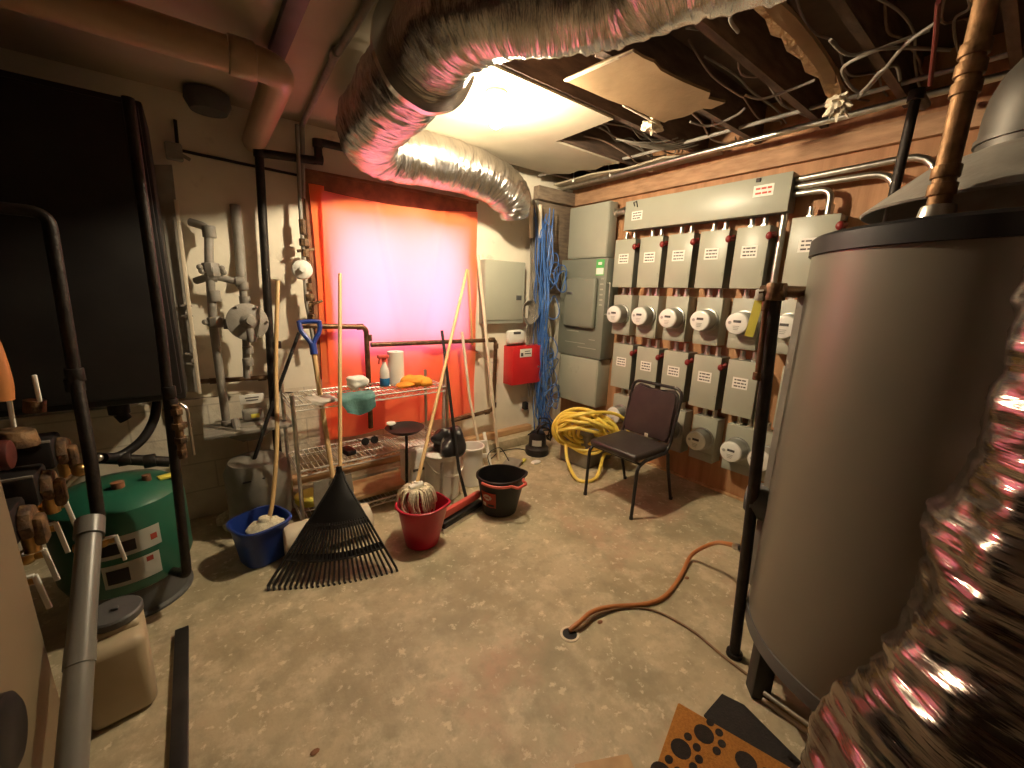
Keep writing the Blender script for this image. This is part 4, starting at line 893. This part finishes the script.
b = MB(); b.box(bk(cy-.02,.515,-.03), (.01,.03,.03), .004); b.build('tag', m_gyps, r)

# ================================================================== hose coil, bin, blue cables
b = MB(); b.box((2.93,2.52,.17), (.42,.34,.34), .03, rot=.1, seg=3); tag(b.build('grey_bin', m_grime, None, (2.93,2.52,0)), 'grey plastic bin on the floor under the yellow hose coil', 'bin')
cc = V((2.760, 2.353, 0.368)); uu = V((.62,-.78,0)); vv = V((-.30,-.24,.92)).normalized() ; wn = uu.cross(vv).normalized()
if wn.x > 0: wn = -wn
P = []; rs = random.Random(8)
NL = 16
ctr = [(rs.uniform(-.10,.10), rs.uniform(-.06,.06), rs.uniform(.12,.30), rs.uniform(-.04,.10)) for _ in range(NL+1)]
for k in range(NL*14):
    i = k//14; t = (k%14)/14; A = ctr[i]; B = ctr[i+1]; ox = A[0]+(B[0]-A[0])*t; oz = A[1]+(B[1]-A[1])*t; R_ = A[2]+(B[2]-A[2])*t; dpt = A[3]+(B[3]-A[3])*t
    a = 2*PI*t; P.append(cc + uu*(ox+math.cos(a)*R_*1.2) + vv*(oz+math.sin(a)*R_*.80) + wn*(dpt - .04 + .05*math.sin(a*2+i)))
P += [cc+uu*.30+vv*.05, cc+uu*.22-vv*.22, V((2.877, 2.251, 0.150)), V((2.640, 2.132, 0.030)), V((2.494, 2.209, 0.020)), V((2.563, 2.406, 0.100)), V((2.600, 2.477, 0.205)), cc-uu*.2-vv*.12+wn*.05]
b = MB(); b.tube(smooth(P,4), .0155, 10); tag(b.build('yellow_hose', m_yellow, None, cc-vv*.25), 'tangled coil of yellow hose piled in the corner behind the chair', 'hose')
rs = random.Random(3)
for i in range(22):
    x0 = (2.869, 3.200, 2.127)[0] + rs.uniform(-.07,.05); y0 = rs.uniform(3.12,3.29)
    pts = [(x0+rs.uniform(-.05,.08), y0+.02, 2.42-.04*(i%5))]; z = 2.2
    xk = x0
    while z > .25:
        pts.append((xk + rs.uniform(-.035,.035) + .05*(2.35-z)/2, y0+rs.uniform(-.03,.02), z)); z -= rs.uniform(.18,.32)
    pts.append((xk+rs.uniform(0,.22), y0-rs.uniform(.0,.1), rs.uniform(.08,.2)))
    b = MB(); b.tube(smooth(pts,5), .0055, 6); tag(b.build('network_cable', m_bluec, None, pts[-1]), 'blue network cable hanging in the bundle down the room corner', 'cable', 'blue network cables hanging in the corner')
for i in range(22):
    c = V((2.98+rs.uniform(-.07,.09), 3.14+rs.uniform(-.05,.04), rs.choice([1.9,1.75,1.5,1.0,.9,.8,.7,.62,.5,.42])+rs.uniform(-.06,.06))); R_ = rs.uniform(.05,.11)
    P = [c+V((math.cos(a)*R_*.8, math.sin(a*2+i)*.02, math.sin(a)*R_*1.25)) for a in [2*PI*k/10 for k in range(10)]]
    b = MB(); b.tube(smooth(P,4,closed=True), .0055, 6, closed=True); tag(b.build('network_cable_coil', m_bluec, None, c-V((0,0,R_))), 'small loop of spare blue network cable tied to the corner bundle', 'cable', 'loops of spare blue cable')
for i in range(9):
    x0 = (2.784, 3.280, 2.029)[0]+rs.uniform(-.03,.08)
    pts = [(x0,3.29,2.5),(x0+rs.uniform(-.02,.02),3.29,2.0),(x0+rs.uniform(-.04,.04),3.27,1.5),(x0+rs.uniform(-.05,.05),3.27,1.0),(x0+.05+rs.uniform(-.04,.04),3.25,.5)]
    b = MB(); b.tube(smooth(pts,5), .006, 6); tag(b.build('telephone_cable', m_cable, None, pts[-1]), 'thin grey telephone cable running down beside the blue bundle', 'cable', 'grey cables beside the blue bundle')
# grey cable coil next to breaker panel
c = V((2.669, 3.200, 1.415))
for i in range(6):
    R_ = .055+.008*i; P = [c+V((math.cos(a)*R_, -.01*i+.01*math.sin(3*a), math.sin(a)*R_*1.25)) for a in [2*PI*k/12 for k in range(12)]]
    b = MB(); b.tube(smooth(P,3,closed=True), .005, 6, closed=True); tag(b.build('cable_loop', m_cable, None, c-V((0,0,R_*1.25))), 'loop of grey cable coiled right of the breaker panel', 'cable', 'coiled grey cables by the breaker panel')
b = MB(); b.box((2.489, 3.290, 1.597), (.06,.05,.12), .008); tag(b.build('junction_block', m_black, None, (2.492, 3.290, 1.529)), 'small black terminal block right of the breaker panel', 'terminal block')
# vertical pvc conduits high in the corner
for i, (pa, pb_, lab) in enumerate((((2.703, 3.240, 2.436),(2.718, 3.240, 2.134),'left pale plastic conduit stub hanging from the corner beam'),((2.818, 3.240, 2.453),(2.836, 3.240, 2.146),'right pale plastic conduit stub hanging from the corner beam'))):
    b = MB(); b.cyl(pa, pb_, .022, seg=14, bevel=.003); tag(b.build('conduit_stub', m_trim, None, pb_), lab, 'conduit')
# black equipment on the floor in the corner
r = thing('sump_equipment', 'black sump pump with a white label on the floor in the corner', 'pump', (2.60,2.90,0))
b = MB(); b.lathe([(0,0),(.11,0),(.12,.02),(.12,.07),(.09,.09),(.085,.2),(.07,.23),(0,.235)], (2.62,2.9,0), 28); b.tube(smooth([(2.60,2.88,.22),(2.56,2.82,.30),(2.62,2.8,.34),(2.70,2.86,.3)],5), .012, 8); b.build('body', m_black, r)
a0 = math.atan2(-2.9,-2.62); b = MB(); on_cyl(b, 2.62, 2.9, .088, a0-.6, a0+.5, .11, .17); b.build('white_label', m_white, r)
for i in range(5):
    pts = [(2.62+rs.uniform(-.1,.2),2.95,.1+.05*i),(2.7+rs.uniform(-.1,.1),2.88,.18+.05*i),(2.82,2.95+rs.uniform(-.05,.1),.1+.05*i),(2.9,3.0,.05)]
    b = MB(); b.tube(smooth(pts,5), .007, 6); tag(b.build('power_cord', m_black, None, pts[-1]), 'black power cord tangled in the floor corner', 'cord', 'black cords in the corner')
b = MB(); b.tube(smooth([(2.071, 2.983, 0.010),(2.299, 3.102, 0.020),(2.536, 3.072, 0.010),(2.587, 2.815, 0.010)],6), .005, 6); tag(b.build('thin_wire', m_black, None, (2.552, 3.091, 0.000)), 'thin dark wire crossing the floor toward the corner', 'wire')
print('corner done')

# ================================================================== floor: drain, hose, mats
dx, dy = 1.262, 1.10
r = thing('floor_drain', 'round open floor drain with a pale rim in the concrete', 'drain', (dx,dy,0))
b = MB(); b.lathe([(.046,.0005),(.046,.004),(.036,.005),(.034,.001)], (dx,dy,0), 32); b.build('rim', m_gyps, r)
b = MB(); b.lathe([(0,.0006),(.036,.0006),(.036,.0015),(0,.0015)], (dx,dy,0), 32); b.build('hole_shade_disc', m_hole_shade, r)  # flat black disc, painted as the dark inside the open drain
hz = [(dx+.005,dy+.01,.012),(1.333, 1.103, 0.030),(1.435, 1.115, 0.025),(1.546, 1.089, 0.016),(1.718, 0.995, 0.013),(1.859, 0.965, 0.013),(2.070, 1.000, 0.013),(2.271, 1.053, 0.030),(2.285, 0.996, 0.120),(2.246, 0.905, 0.220),(1.950, 0.731, 0.427),(1.840, 0.637, 0.502)]
r = thing('orange_hose', 'orange-brown garden hose snaking from the tank to the floor drain', 'hose', (1.8,1.1,0))
b = MB(); b.tube(smooth(hz,7), .0115, 12); b.build('tube', m_orange, r)
e0 = V(hz[-2]); e1 = V(hz[-1]); b = MB(); b.cyl(e1-(e1-e0).normalized()*.06, e1+(e1-e0).normalized()*.03, .016, .019, 12); b.build('coupling', m_steel, r)
m_tube = M('brown_tube', (.22,.125,.06), (.16,.09,.045), 8, .5)
b = MB(); b.tube(smooth([(dx+.015,dy,.012),(1.337, 1.085, 0.018),(1.449, 1.093, 0.016),(1.614, 1.044, 0.007),(1.725, 0.939, 0.007),(1.763, 0.768, 0.007),(1.742, 0.601, 0.007),(1.732, 0.468, 0.007)],7), .006, 8)
tag(b.build('thin_hose', m_tube, None, (1.7,.7,0)), 'thin brown tube on the floor curving from the drain toward the tank foot', 'hose')
# coir doormat with paw prints
a = V((1.36,.595,.0)); e1 = V((.275,-.9614,0)); e2 = V((-.9614,-.275,0))
r = thing('doormat', 'orange-brown doormat with black paw prints at the bottom edge', 'doormat', a)
rotm = Matrix((e1, e2, V((0,0,1)))).transposed().to_4x4()
b = MB(); b.box(a+e1*.225+e2*.35+V((0,0,.016)), (.45,.70,.014), .006, rot=rotm); b.build('coir_pad', m_coir, r)
m_paw = M('paw_black', (.02,.012,.01), (.012,.008,.006), 60, .95, bump=.5, bscale=200)
def paw(p, s, th):
    c = V(p); c.z = .0232; ca, sa = math.cos(th), math.sin(th)
    def el(b, x, y, rx_, ry_): b.lathe([(0,.0015),(1,.0012),(1,0)], c+(V((1,0,0))*(x*ca-y*sa)+V((0,1,0))*(x*sa+y*ca))*s, 18, sx=rx_*s, sy=ry_*s)
    b = MB(); el(b,0,0,.036,.034); pw = b.build('paw_print', m_paw, r)
    for q in range(4): t = -1.0+q*.67; b = MB(); el(b,.060*math.cos(t), .060*math.sin(t), .016, .013); b.build('toe_print', m_paw, pw)
paw((1.324, 0.471, 0.023), 1.0, -.9); paw((1.207, 0.495, 0.023), 1.0, -.9); paw((1.081, 0.495, 0.023), 1.0, -.9); paw((1.353, 0.335, 0.023), 1.0, -2.2)
b = MB(); b.poly([(1.553, 0.511, 0.002),(1.579, 0.435, 0.002),(1.557, 0.345, 0.002),(1.523, 0.204, 0.002),(1.397, 0.183, 0.002),(1.326, 0.324, 0.002),(1.407, 0.512, 0.002)], (0,0,.006))
tag(b.build('rubber_mat', m_matblk, None, a), 'dark rubber mat sticking out from under the doormat', 'mat')
b = MB(); b.box((.93,.60,.012), (.10,.20,.022), .003, rot=1.1); tag(b.build('wood_scrap', m_wood2, None, (.93,.6,0)), 'scrap of yellowish wood on the floor left of the doormat', 'wood')
for i, (c, lab) in enumerate((((2.109, 0.978, 0.003),'tiny dark chip on the floor right of the drain'),((0.164, 1.271, 0.003),'brown leaf-like stain flake low on the floor'),((1.438, 1.062, 0.003),'small dark pebble beside the drain'))):
    c = V(c); b = MB(); b.sph(c, .014, sc=(1.2,.8,.25), u=8, v=6); tag(b.build('debris_chip', m_rustpan, None, c-V((0,0,.003))), lab, 'debris')

# ================================================================== water tank
TX, TY, TR, Z0, Z1 = 1.965, .112, .472, .30, 1.76
r = thing('water_tank', 'huge cylindrical grey water heater tank on a stand at the right', 'water heater', (TX,TY,0))
b = MB(); b.lathe([(0,Z0),(TR-.01,Z0),(TR,Z0+.01),(TR,Z1),(0,Z1)], (TX,TY,0), 96); b.build('jacket', m_tank, r)
b = MB(); b.lathe([(TR,Z1-.002),(TR+.010,Z1),(TR+.010,Z1+.052),(TR,Z1+.062),(TR-.04,Z1+.068),(0,Z1+.085)], (TX,TY,0), 96); b.build('top_rim', M('rim_black', (.015,.013,.014), (.011,.01,.01), 4, .45, spec=.3), r)
b = MB(); b.lathe([(TR-.02,Z0-.05),(TR+.006,Z0-.045),(TR+.006,Z0+.012),(TR-.02,Z0+.014)], (TX,TY,0), 96); b.build('bottom_rim', m_dgrey, r)
aw = math.atan2(-TY, -TX)
for k in range(5):
    an = aw - .9 + k*1.35; c = V((TX+math.cos(an)*(TR-.05), TY+math.sin(an)*(TR-.05), 0)); b = MB(); b.box(c+V((0,0,Z0/2-.02)), (.07,.07,Z0-.04), .006, rot=an)
    b.build('foot', m_black, r)
for zz in (.16, .19): b = MB(); b.tube([(TX-.46,TY-.25+.0,zz),(TX-.46,TY+.25,zz)], .008, 8); b.build('stand_rail', m_steel, r)
# vertical seam and access covers
sa = math.atan2(.56-TY, 1.86-TX)
b = MB(); b.poly([(1.815,.554,.36),(1.823,.584,.38),(1.823,.584,1.62),(1.815,.554,1.62)], (.008,-.004,0)); b.build('jacket_flange', m_gpipe, r)
c = V((1.83,.60,.76)); b = MB(); b.lathe([(0,.05),(.05,.045),(.075,.02),(.08,-.04),(0,-.04)], c, 24, axis=(-.3,1,0)); b.build('drain_cover', m_dgrey, r)
b = MB(); q = V((1.830, 0.617, 0.512)); b.cyl(q, q+V((.05,-.04,0)), .02, seg=14); b.cyl(q+V((0,0,.0)), q+V((0,0,.06)), .018, seg=10); b.build('drain_valve', m_brass, r)
# hood and vent
hx, hy = TX+.12, TY-.02
r = thing('draft_hood', 'grey metal draft hood cone on top of the water heater', 'vent hood', (hx,hy,Z1+.08))
b = MB(); b.lathe([(.40,.0),(.405,.006),(.26,.13),(.155,.17),(.15,.175),(.148,.165),(.25,.12),(.395,.0),(.40,.0)], (hx,hy,Z1+.145), 56); b.build('cone', m_gpipe, r)
for k in range(4): an = k*PI/2+.6; b = MB(); b.bar((hx+math.cos(an)*.36,hy+math.sin(an)*.36,Z1+.07), (hx+math.cos(an)*.36,hy+math.sin(an)*.36,Z1+.16), .03, .004); b.build('bracket', m_steel, r)
m_flue = M('dull_flue', (.09,.08,.064), (.07,.062,.05), 12, .5, .3)
r = thing('flue_elbow', 'dull grey segmented flue elbow rising above the draft hood', 'flue', (hx,hy,Z1+.31))
b = MB(); P = fillet([(hx,hy,Z1+.31),(hx,hy,2.27),(hx+.25,hy-.9,2.32)], .20, 6); b.tube(P, .15, 32)
b.tube([(hx,hy,2.10),(hx,hy,2.115)], .157, 32); b.build('duct', m_flue, r, angle=20)
# tall copper pipe with taped bands in front of the hood
r = thing('copper_riser', 'shiny copper riser pipe with wrapped bands rising from the tank top', 'pipe', (1.66,.235,Z1+.06))
pb = V((1.66,.235,1.82)); ptop = V((1.70,.247,2.95))
b = MB(); b.tube([pb, ptop], .025, 18); b.build('pipe', m_copper, r)
for q in (.02,.08,.12,.30,.34,.38,.50,.56,.72,.78):
    b = MB(); c = pb.lerp(ptop,q); b.cyl(c-V((0,0,.016)), c+V((0,0,.016)), .031, seg=16, bevel=.003); b.build('band', m_copper, r)
b = MB(); b.cyl(pb+V((0,0,-.01)), pb+V((0,0,.05)), .045, .036, 16, bevel=.004); b.build('base_nut', m_steel, r)
# dark iron pipe behind
pipe('black_pipe', 'dark iron pipe with a top elbow behind the copper riser', 'pipe', [(3.12,.582,2.61),(2.9,.582,2.61),(2.9,.605,0)], .022, m_iron, .03, joints=[((2.9,.582,2.595),Z_)], jr=1.5)
# pole in front
r = thing('black_pole', 'black iron pole standing between the meters and the water tank', 'pole', (1.80,.60,0))
b = MB(); b.tube([(1.742,.632,1.64),(1.775,.60,.8),(1.795,.57,.0)], .0225, 18); b.build('pole', m_iron, r)
b = MB(); b.cyl((1.795,.57,0), (1.795,.57,.02), .034, seg=16); b.build('foot', m_iron, r)
b = MB(); b.cyl((1.742,.632,1.60), (1.742,.632,1.665), .034, seg=14, bevel=.004); b.tube([(1.742,.632,1.635),(1.90,.545,1.635)], .022, 14); b.cyl((1.74,.68,1.63), (1.74,.60,1.64), .026, seg=12); b.build('elbow', m_iron_r, r)
b = MB(); b.tube([(1.74,.652,1.62),(1.744,.648,1.45),(1.75,.645,1.30)], .015, 14); b.cyl((1.74,.652,1.56),(1.74,.652,1.60),.022,seg=12); b.cyl((1.75,.645,1.29),(1.75,.645,1.32),.021,seg=12); b.build('copper_side_pipe', m_iron_r, r)
t0 = V((1.728,.678,1.61)); b = MB(); b.bar(t0, t0+V((-.015,.012,-.15)), .032, .0015, up=(1,0,0)); tag(b.build('paper_tag', m_yel, None, t0+V((-.015,.012,-.15))), 'yellow inspection tag hanging from the pole elbow', 'tag')
b = MB(); b.bar(t0+V((-.004,0,.03)), t0+V((0,.0,-.01)), .03, .02, .002); b.bar(t0+V((.0,-.03,.03)), t0+V((0,-.03,-.01)), .01, .02, .002); tag(b.build('white_clip', m_white, None, t0), 'small white clip holding the yellow tag', 'clip')

# ================================================================== foil ducts
def foil(pts, R_, step, seg, seed, amp1=.055, amp2=.05, rmul=None, freq=46):
    P = resample(smooth(pts, 14), step); b = MB(); tot = len(P)*step
    def rf(s, a):
        c_, s_ = math.cos(a), math.sin(a)
        n1 = noise.noise(V((c_*1.7+seed, s_*1.7, s*freq))); n2 = noise.noise(V((c_*2.4, s_*2.4+seed, s*7))); n3 = noise.noise(V((c_*5, s_*5+seed, s*freq*2.1)))
        q = 1 + amp1*n1 + amp2*n2 + amp1*.35*n3
        return q*(rmul(s/tot, a) if rmul else 1)
    b.tube(P, R_, seg, rf=rf, uv=True); return b, P
pts = [(1.85,-.75,2.5),(1.45,.15,2.5),(1.152, 0.732, 2.500),(1.109, 0.937, 2.500),(0.999, 1.096, 2.500),(0.874, 1.237, 2.500),(0.811, 1.431, 2.500),(0.840, 1.793, 2.500),(0.877, 2.187, 2.500),(.93,2.62,2.50),(1.12,2.90,2.50),(1.640, 2.930, 2.520),(2.018, 2.950, 2.487),(2.260, 2.980, 2.393),(2.329, 3.020, 2.245)]
b, P = foil(pts, .178, .0085, 84, 3, rmul=lambda t, a: (.86 if t < .45 else .86+.12*min(1,(t-.45)/.1)) * (1 if t < .95 else 1-.35*((t-.95)/.05)**2))
r = thing('foil_duct', 'large crinkled silver foil duct snaking under the ceiling toward the window', 'duct', (1.0,1.8,2.28))
b.build('sleeve', m_foil, r, angle=80)
b = MB(); k = int(len(P)*.50); b.tube([P[k], P[k+2], P[k+4]], .206, 64, rf=lambda s,a: 1+.01*math.sin(9*a)); b.build('tape_band', m_foil, r)
pts = [(1.20,-.165,2.9),(1.20,-.165,2.0),(1.19,-.165,1.5),(1.17,-.16,1.15),(1.12,-.14,.9),(1.05,-.10,.65),(.98,-.08,.35),(.95,-.08,.05)]
b, P = foil(pts, .20, .008, 96, 11, .06, .10, freq=30, rmul=lambda t, a: 1 + .28*max(0,(t-.58))/.4 + .10*math.exp(-((t-.60)/.02)**2))
tag(b.build('wrapped_duct', m_foil2, None, (1.0,-.1,0), angle=80), 'plastic-and-foil wrapped vertical duct bulging at the right edge', 'duct')

# ================================================================== ceiling details
def jag(p, q, n, amp, rs_):
    p = V(p); q = V(q); return [p.lerp(q, k/n) + V((rs_.uniform(-amp,amp), rs_.uniform(-amp,amp), 0)) for k in range(n)]
rs = random.Random(12)
c1 = V((1.626, 1.716, 2.660)); c2 = V((1.666, 1.333, 2.660)); c3 = V((2.316, 1.243, 2.600)); c4 = V((2.310, 1.578, 2.600))
r = thing('hanging_drywall', 'tan sheet of broken drywall hanging loose from the open ceiling', 'drywall', (c3+c4)/2)
out = jag(c1,c2,4,.004,rs)+jag(c2,c3,9,.022,rs)+jag(c3,c4,7,.02,rs)+jag(c4,c1,5,.006,rs)
b = MB(); b.poly(out, (0,0,.013)); b.build('board', m_paper, r, angle=20)
b = MB(); b.bar(c1, c2, .02, .006, .001); b.build('gypsum_edge', m_gyps, r)
b = MB(); b.bar(c4.lerp(c3,-.1)+V((0,0,.0)), c1.lerp(c4,.55), .012, .006); b.build('gypsum_edge', m_gyps, r)
b = MB()
q = c4.lerp(c3,-.12)+V((0,.03,.0)); b.sph(q, .04, sc=(1.6,1,.7), u=28, v=20)
for v_ in b.bm.verts: v_.co += (v_.co-q)*1.2*noise.noise(v_.co*45)
b.build('plaster_crumbs', m_gyps, r)
# torn strip upper right
A = [(1.752, 0.853, 2.660),(1.866, 0.839, 2.640),(2.014, 0.833, 2.630),(2.205, 0.827, 2.620),(2.345, 0.820, 2.600),(2.443, 0.822, 2.590)]; B_ = [(1.757, 0.809, 2.660),(1.915, 0.782, 2.640),(2.100, 0.777, 2.630),(2.261, 0.778, 2.620),(2.371, 0.775, 2.600),(2.476, 0.793, 2.590)]
out = [V(p)+V((rs.uniform(-.01,.01),rs.uniform(-.01,.01),0)) for p in A] + [V(p) for p in B_[::-1]]
r = thing('torn_drywall_strip', 'ragged torn strip of drywall hanging near the upper right joists', 'drywall', V(A[-1]))
b = MB(); b.poly(out, (0,0,.014)); b.build('board', m_paper, r)
EA = [(1.657, 0.868, 2.660),(1.727, 0.891, 2.655),(1.775, 0.882, 2.650),(1.881, 0.881, 2.650),(1.988, 0.898, 2.640),(2.033, 0.877, 2.640),(2.141, 0.891, 2.630),(2.233, 0.866, 2.620),(2.335, 0.880, 2.610),(2.419, 0.849, 2.600),(2.595, 0.872, 2.590),(2.672, 0.857, 2.580),(2.657, 0.813, 2.580),(2.458, 0.790, 2.600),(2.202, 0.791, 2.620),(2.034, 0.807, 2.640),(1.818, 0.816, 2.650),(1.725, 0.810, 2.660)]
b = MB(); b.poly([V(p)+V((0,0,.016)) for p in EA], (0,0,.03))
for v_ in b.bm.verts: v_.co += V((1,1,1.5))*.012*noise.noise(v_.co*30)
b.build('ragged_edge', m_ins, r)
b = MB(); q0 = V((2.643, 0.825, 2.580))
b.sph(q0+V((0,0,-.02)), .03, sc=(1,1.5,1.6), u=28, v=20)
for v_ in b.bm.verts: v_.co += (v_.co-q0)*1.1*noise.noise(v_.co*70)
b.build('insulation_tuft', m_gyps, r)
# conduit along the right wall
conduit([(3.13,3.33,2.655),(3.15,2.2,2.665),(3.15,.3,2.67)], .019, 'long_conduit', 'long thin steel conduit running under the open joists above the meters', 'conduit', fil=.05)
conduit([(2.75,3.2,2.70),(3.0,2.3,2.72),(3.05,.3,2.72)], .012, 'long_conduit', 'second thinner conduit tucked higher among the joists', 'conduit', mat=m_gpipe, fil=.05)
for i in range(3):
    x = 3.02+.11*i; b = MB(); b.tube([(x,3.0-.35*i,2.66),(x+.02*((-1)**i),3.02-.35*i,2.80)], .006, 6); b.cyl((x,3.0-.35*i,2.65),(x,3.0-.35*i,2.67),.02,seg=10)
    tag(b.build('hanger_rod', m_steel, None, (x,3.0-.35*i,2.65)), 'thin steel hanger rod holding the conduit near the corner', 'hanger', 'conduit hangers near the corner')
rs = random.Random(21)
for i in range(22):
    y = rs.choice([.5,.9,1.3,1.7,2.1,2.2]) + rs.uniform(-.12,.12); x0 = rs.uniform(1.75,2.3) if y < 1.9 else rs.uniform(2.25,2.5)
    pts = []; x = x0; z = rs.uniform(2.72,2.84)
    while x < 3.3: pts.append((x, y+rs.uniform(-.05,.05), max(2.70, z+rs.uniform(-.05,.05)))); x += rs.uniform(.16,.3)
    pts.append((3.33, y, 2.78))
    b = MB(); b.tube(smooth(pts,5), .0055, 6); tag(b.build('electrical_cable', m_cable if i % 3 else m_cabled, None, pts[0]), ('pale' if i % 3 else 'dark') + ' sheathed cable draped between the open ceiling joists', 'cable', 'sheathed cables in the open ceiling, ' + ('pale' if i % 3 else 'dark'))
for i, pp_ in enumerate((
    [(2.330, 0.470, 2.620),(2.326, 0.708, 2.600),(2.467, 0.759, 2.600),(2.622, 0.735, 2.580),(2.467, 0.633, 2.580),(2.506, 0.592, 2.600),(2.668, 0.605, 2.600)],
    [(2.279, 0.437, 2.620),(2.338, 0.537, 2.600),(2.498, 0.639, 2.580),(2.688, 0.757, 2.580)],
    [(2.562, 0.440, 2.620),(2.321, 0.579, 2.600),(2.264, 0.694, 2.600),(2.126, 0.729, 2.620)],
    [(2.441, 1.190, 2.660),(2.505, 1.128, 2.640),(2.505, 0.998, 2.640),(2.484, 0.886, 2.640)],
    [(1.705, 0.914, 2.660),(1.709, 0.927, 2.620),(1.874, 0.977, 2.660)],
    [(2.551, 1.559, 2.660),(2.672, 1.493, 2.650),(2.638, 1.327, 2.650),(2.623, 1.268, 2.670)])):
    b = MB(); b.tube(smooth(pp_,6), .007, 8)
    tag(b.build('hanging_cable', m_cable, None, pp_[0]), ['looping grey cable hanging near the copper riser top','straight grey cable end pointing down beside the loop','grey cable sagging level under the upper right joists','pale cable sagging left of the torn drywall strip','short cable loop beside the foil duct at the top','pale cable drooping just right of the hanging drywall'][i], 'cable')
b = MB(); b.tube(smooth([(2.104, 0.419, 2.600),(2.332, 0.449, 2.580),(2.543, 0.474, 2.500)],5), .008, 8); tag(b.build('red_wire', m_redwire, None, (2.543, 0.474, 2.500)), 'dark red wire hanging beside the copper riser', 'wire')
for i in range(6):
    p0 = V(((2.456, 2.086, 2.680))).lerp(V((2.757, 2.050, 2.680)), rs.random())
    b = MB(); b.tube(smooth([p0, p0+V((.12,-.10,-.02)), p0+V((.30,-.16,.01)), p0+V((.42,-.22,.05))],5), .006, 6); tag(b.build('white_cable', m_cable, None, p0), 'pale cable bunched in the ceiling gap behind the hanging drywall', 'cable', 'cable bunch in the ceiling gap')
for o in bpy.data.objects:
    if '_org' in o: del o['_org']
print('scene done', len(bpy.data.objects))
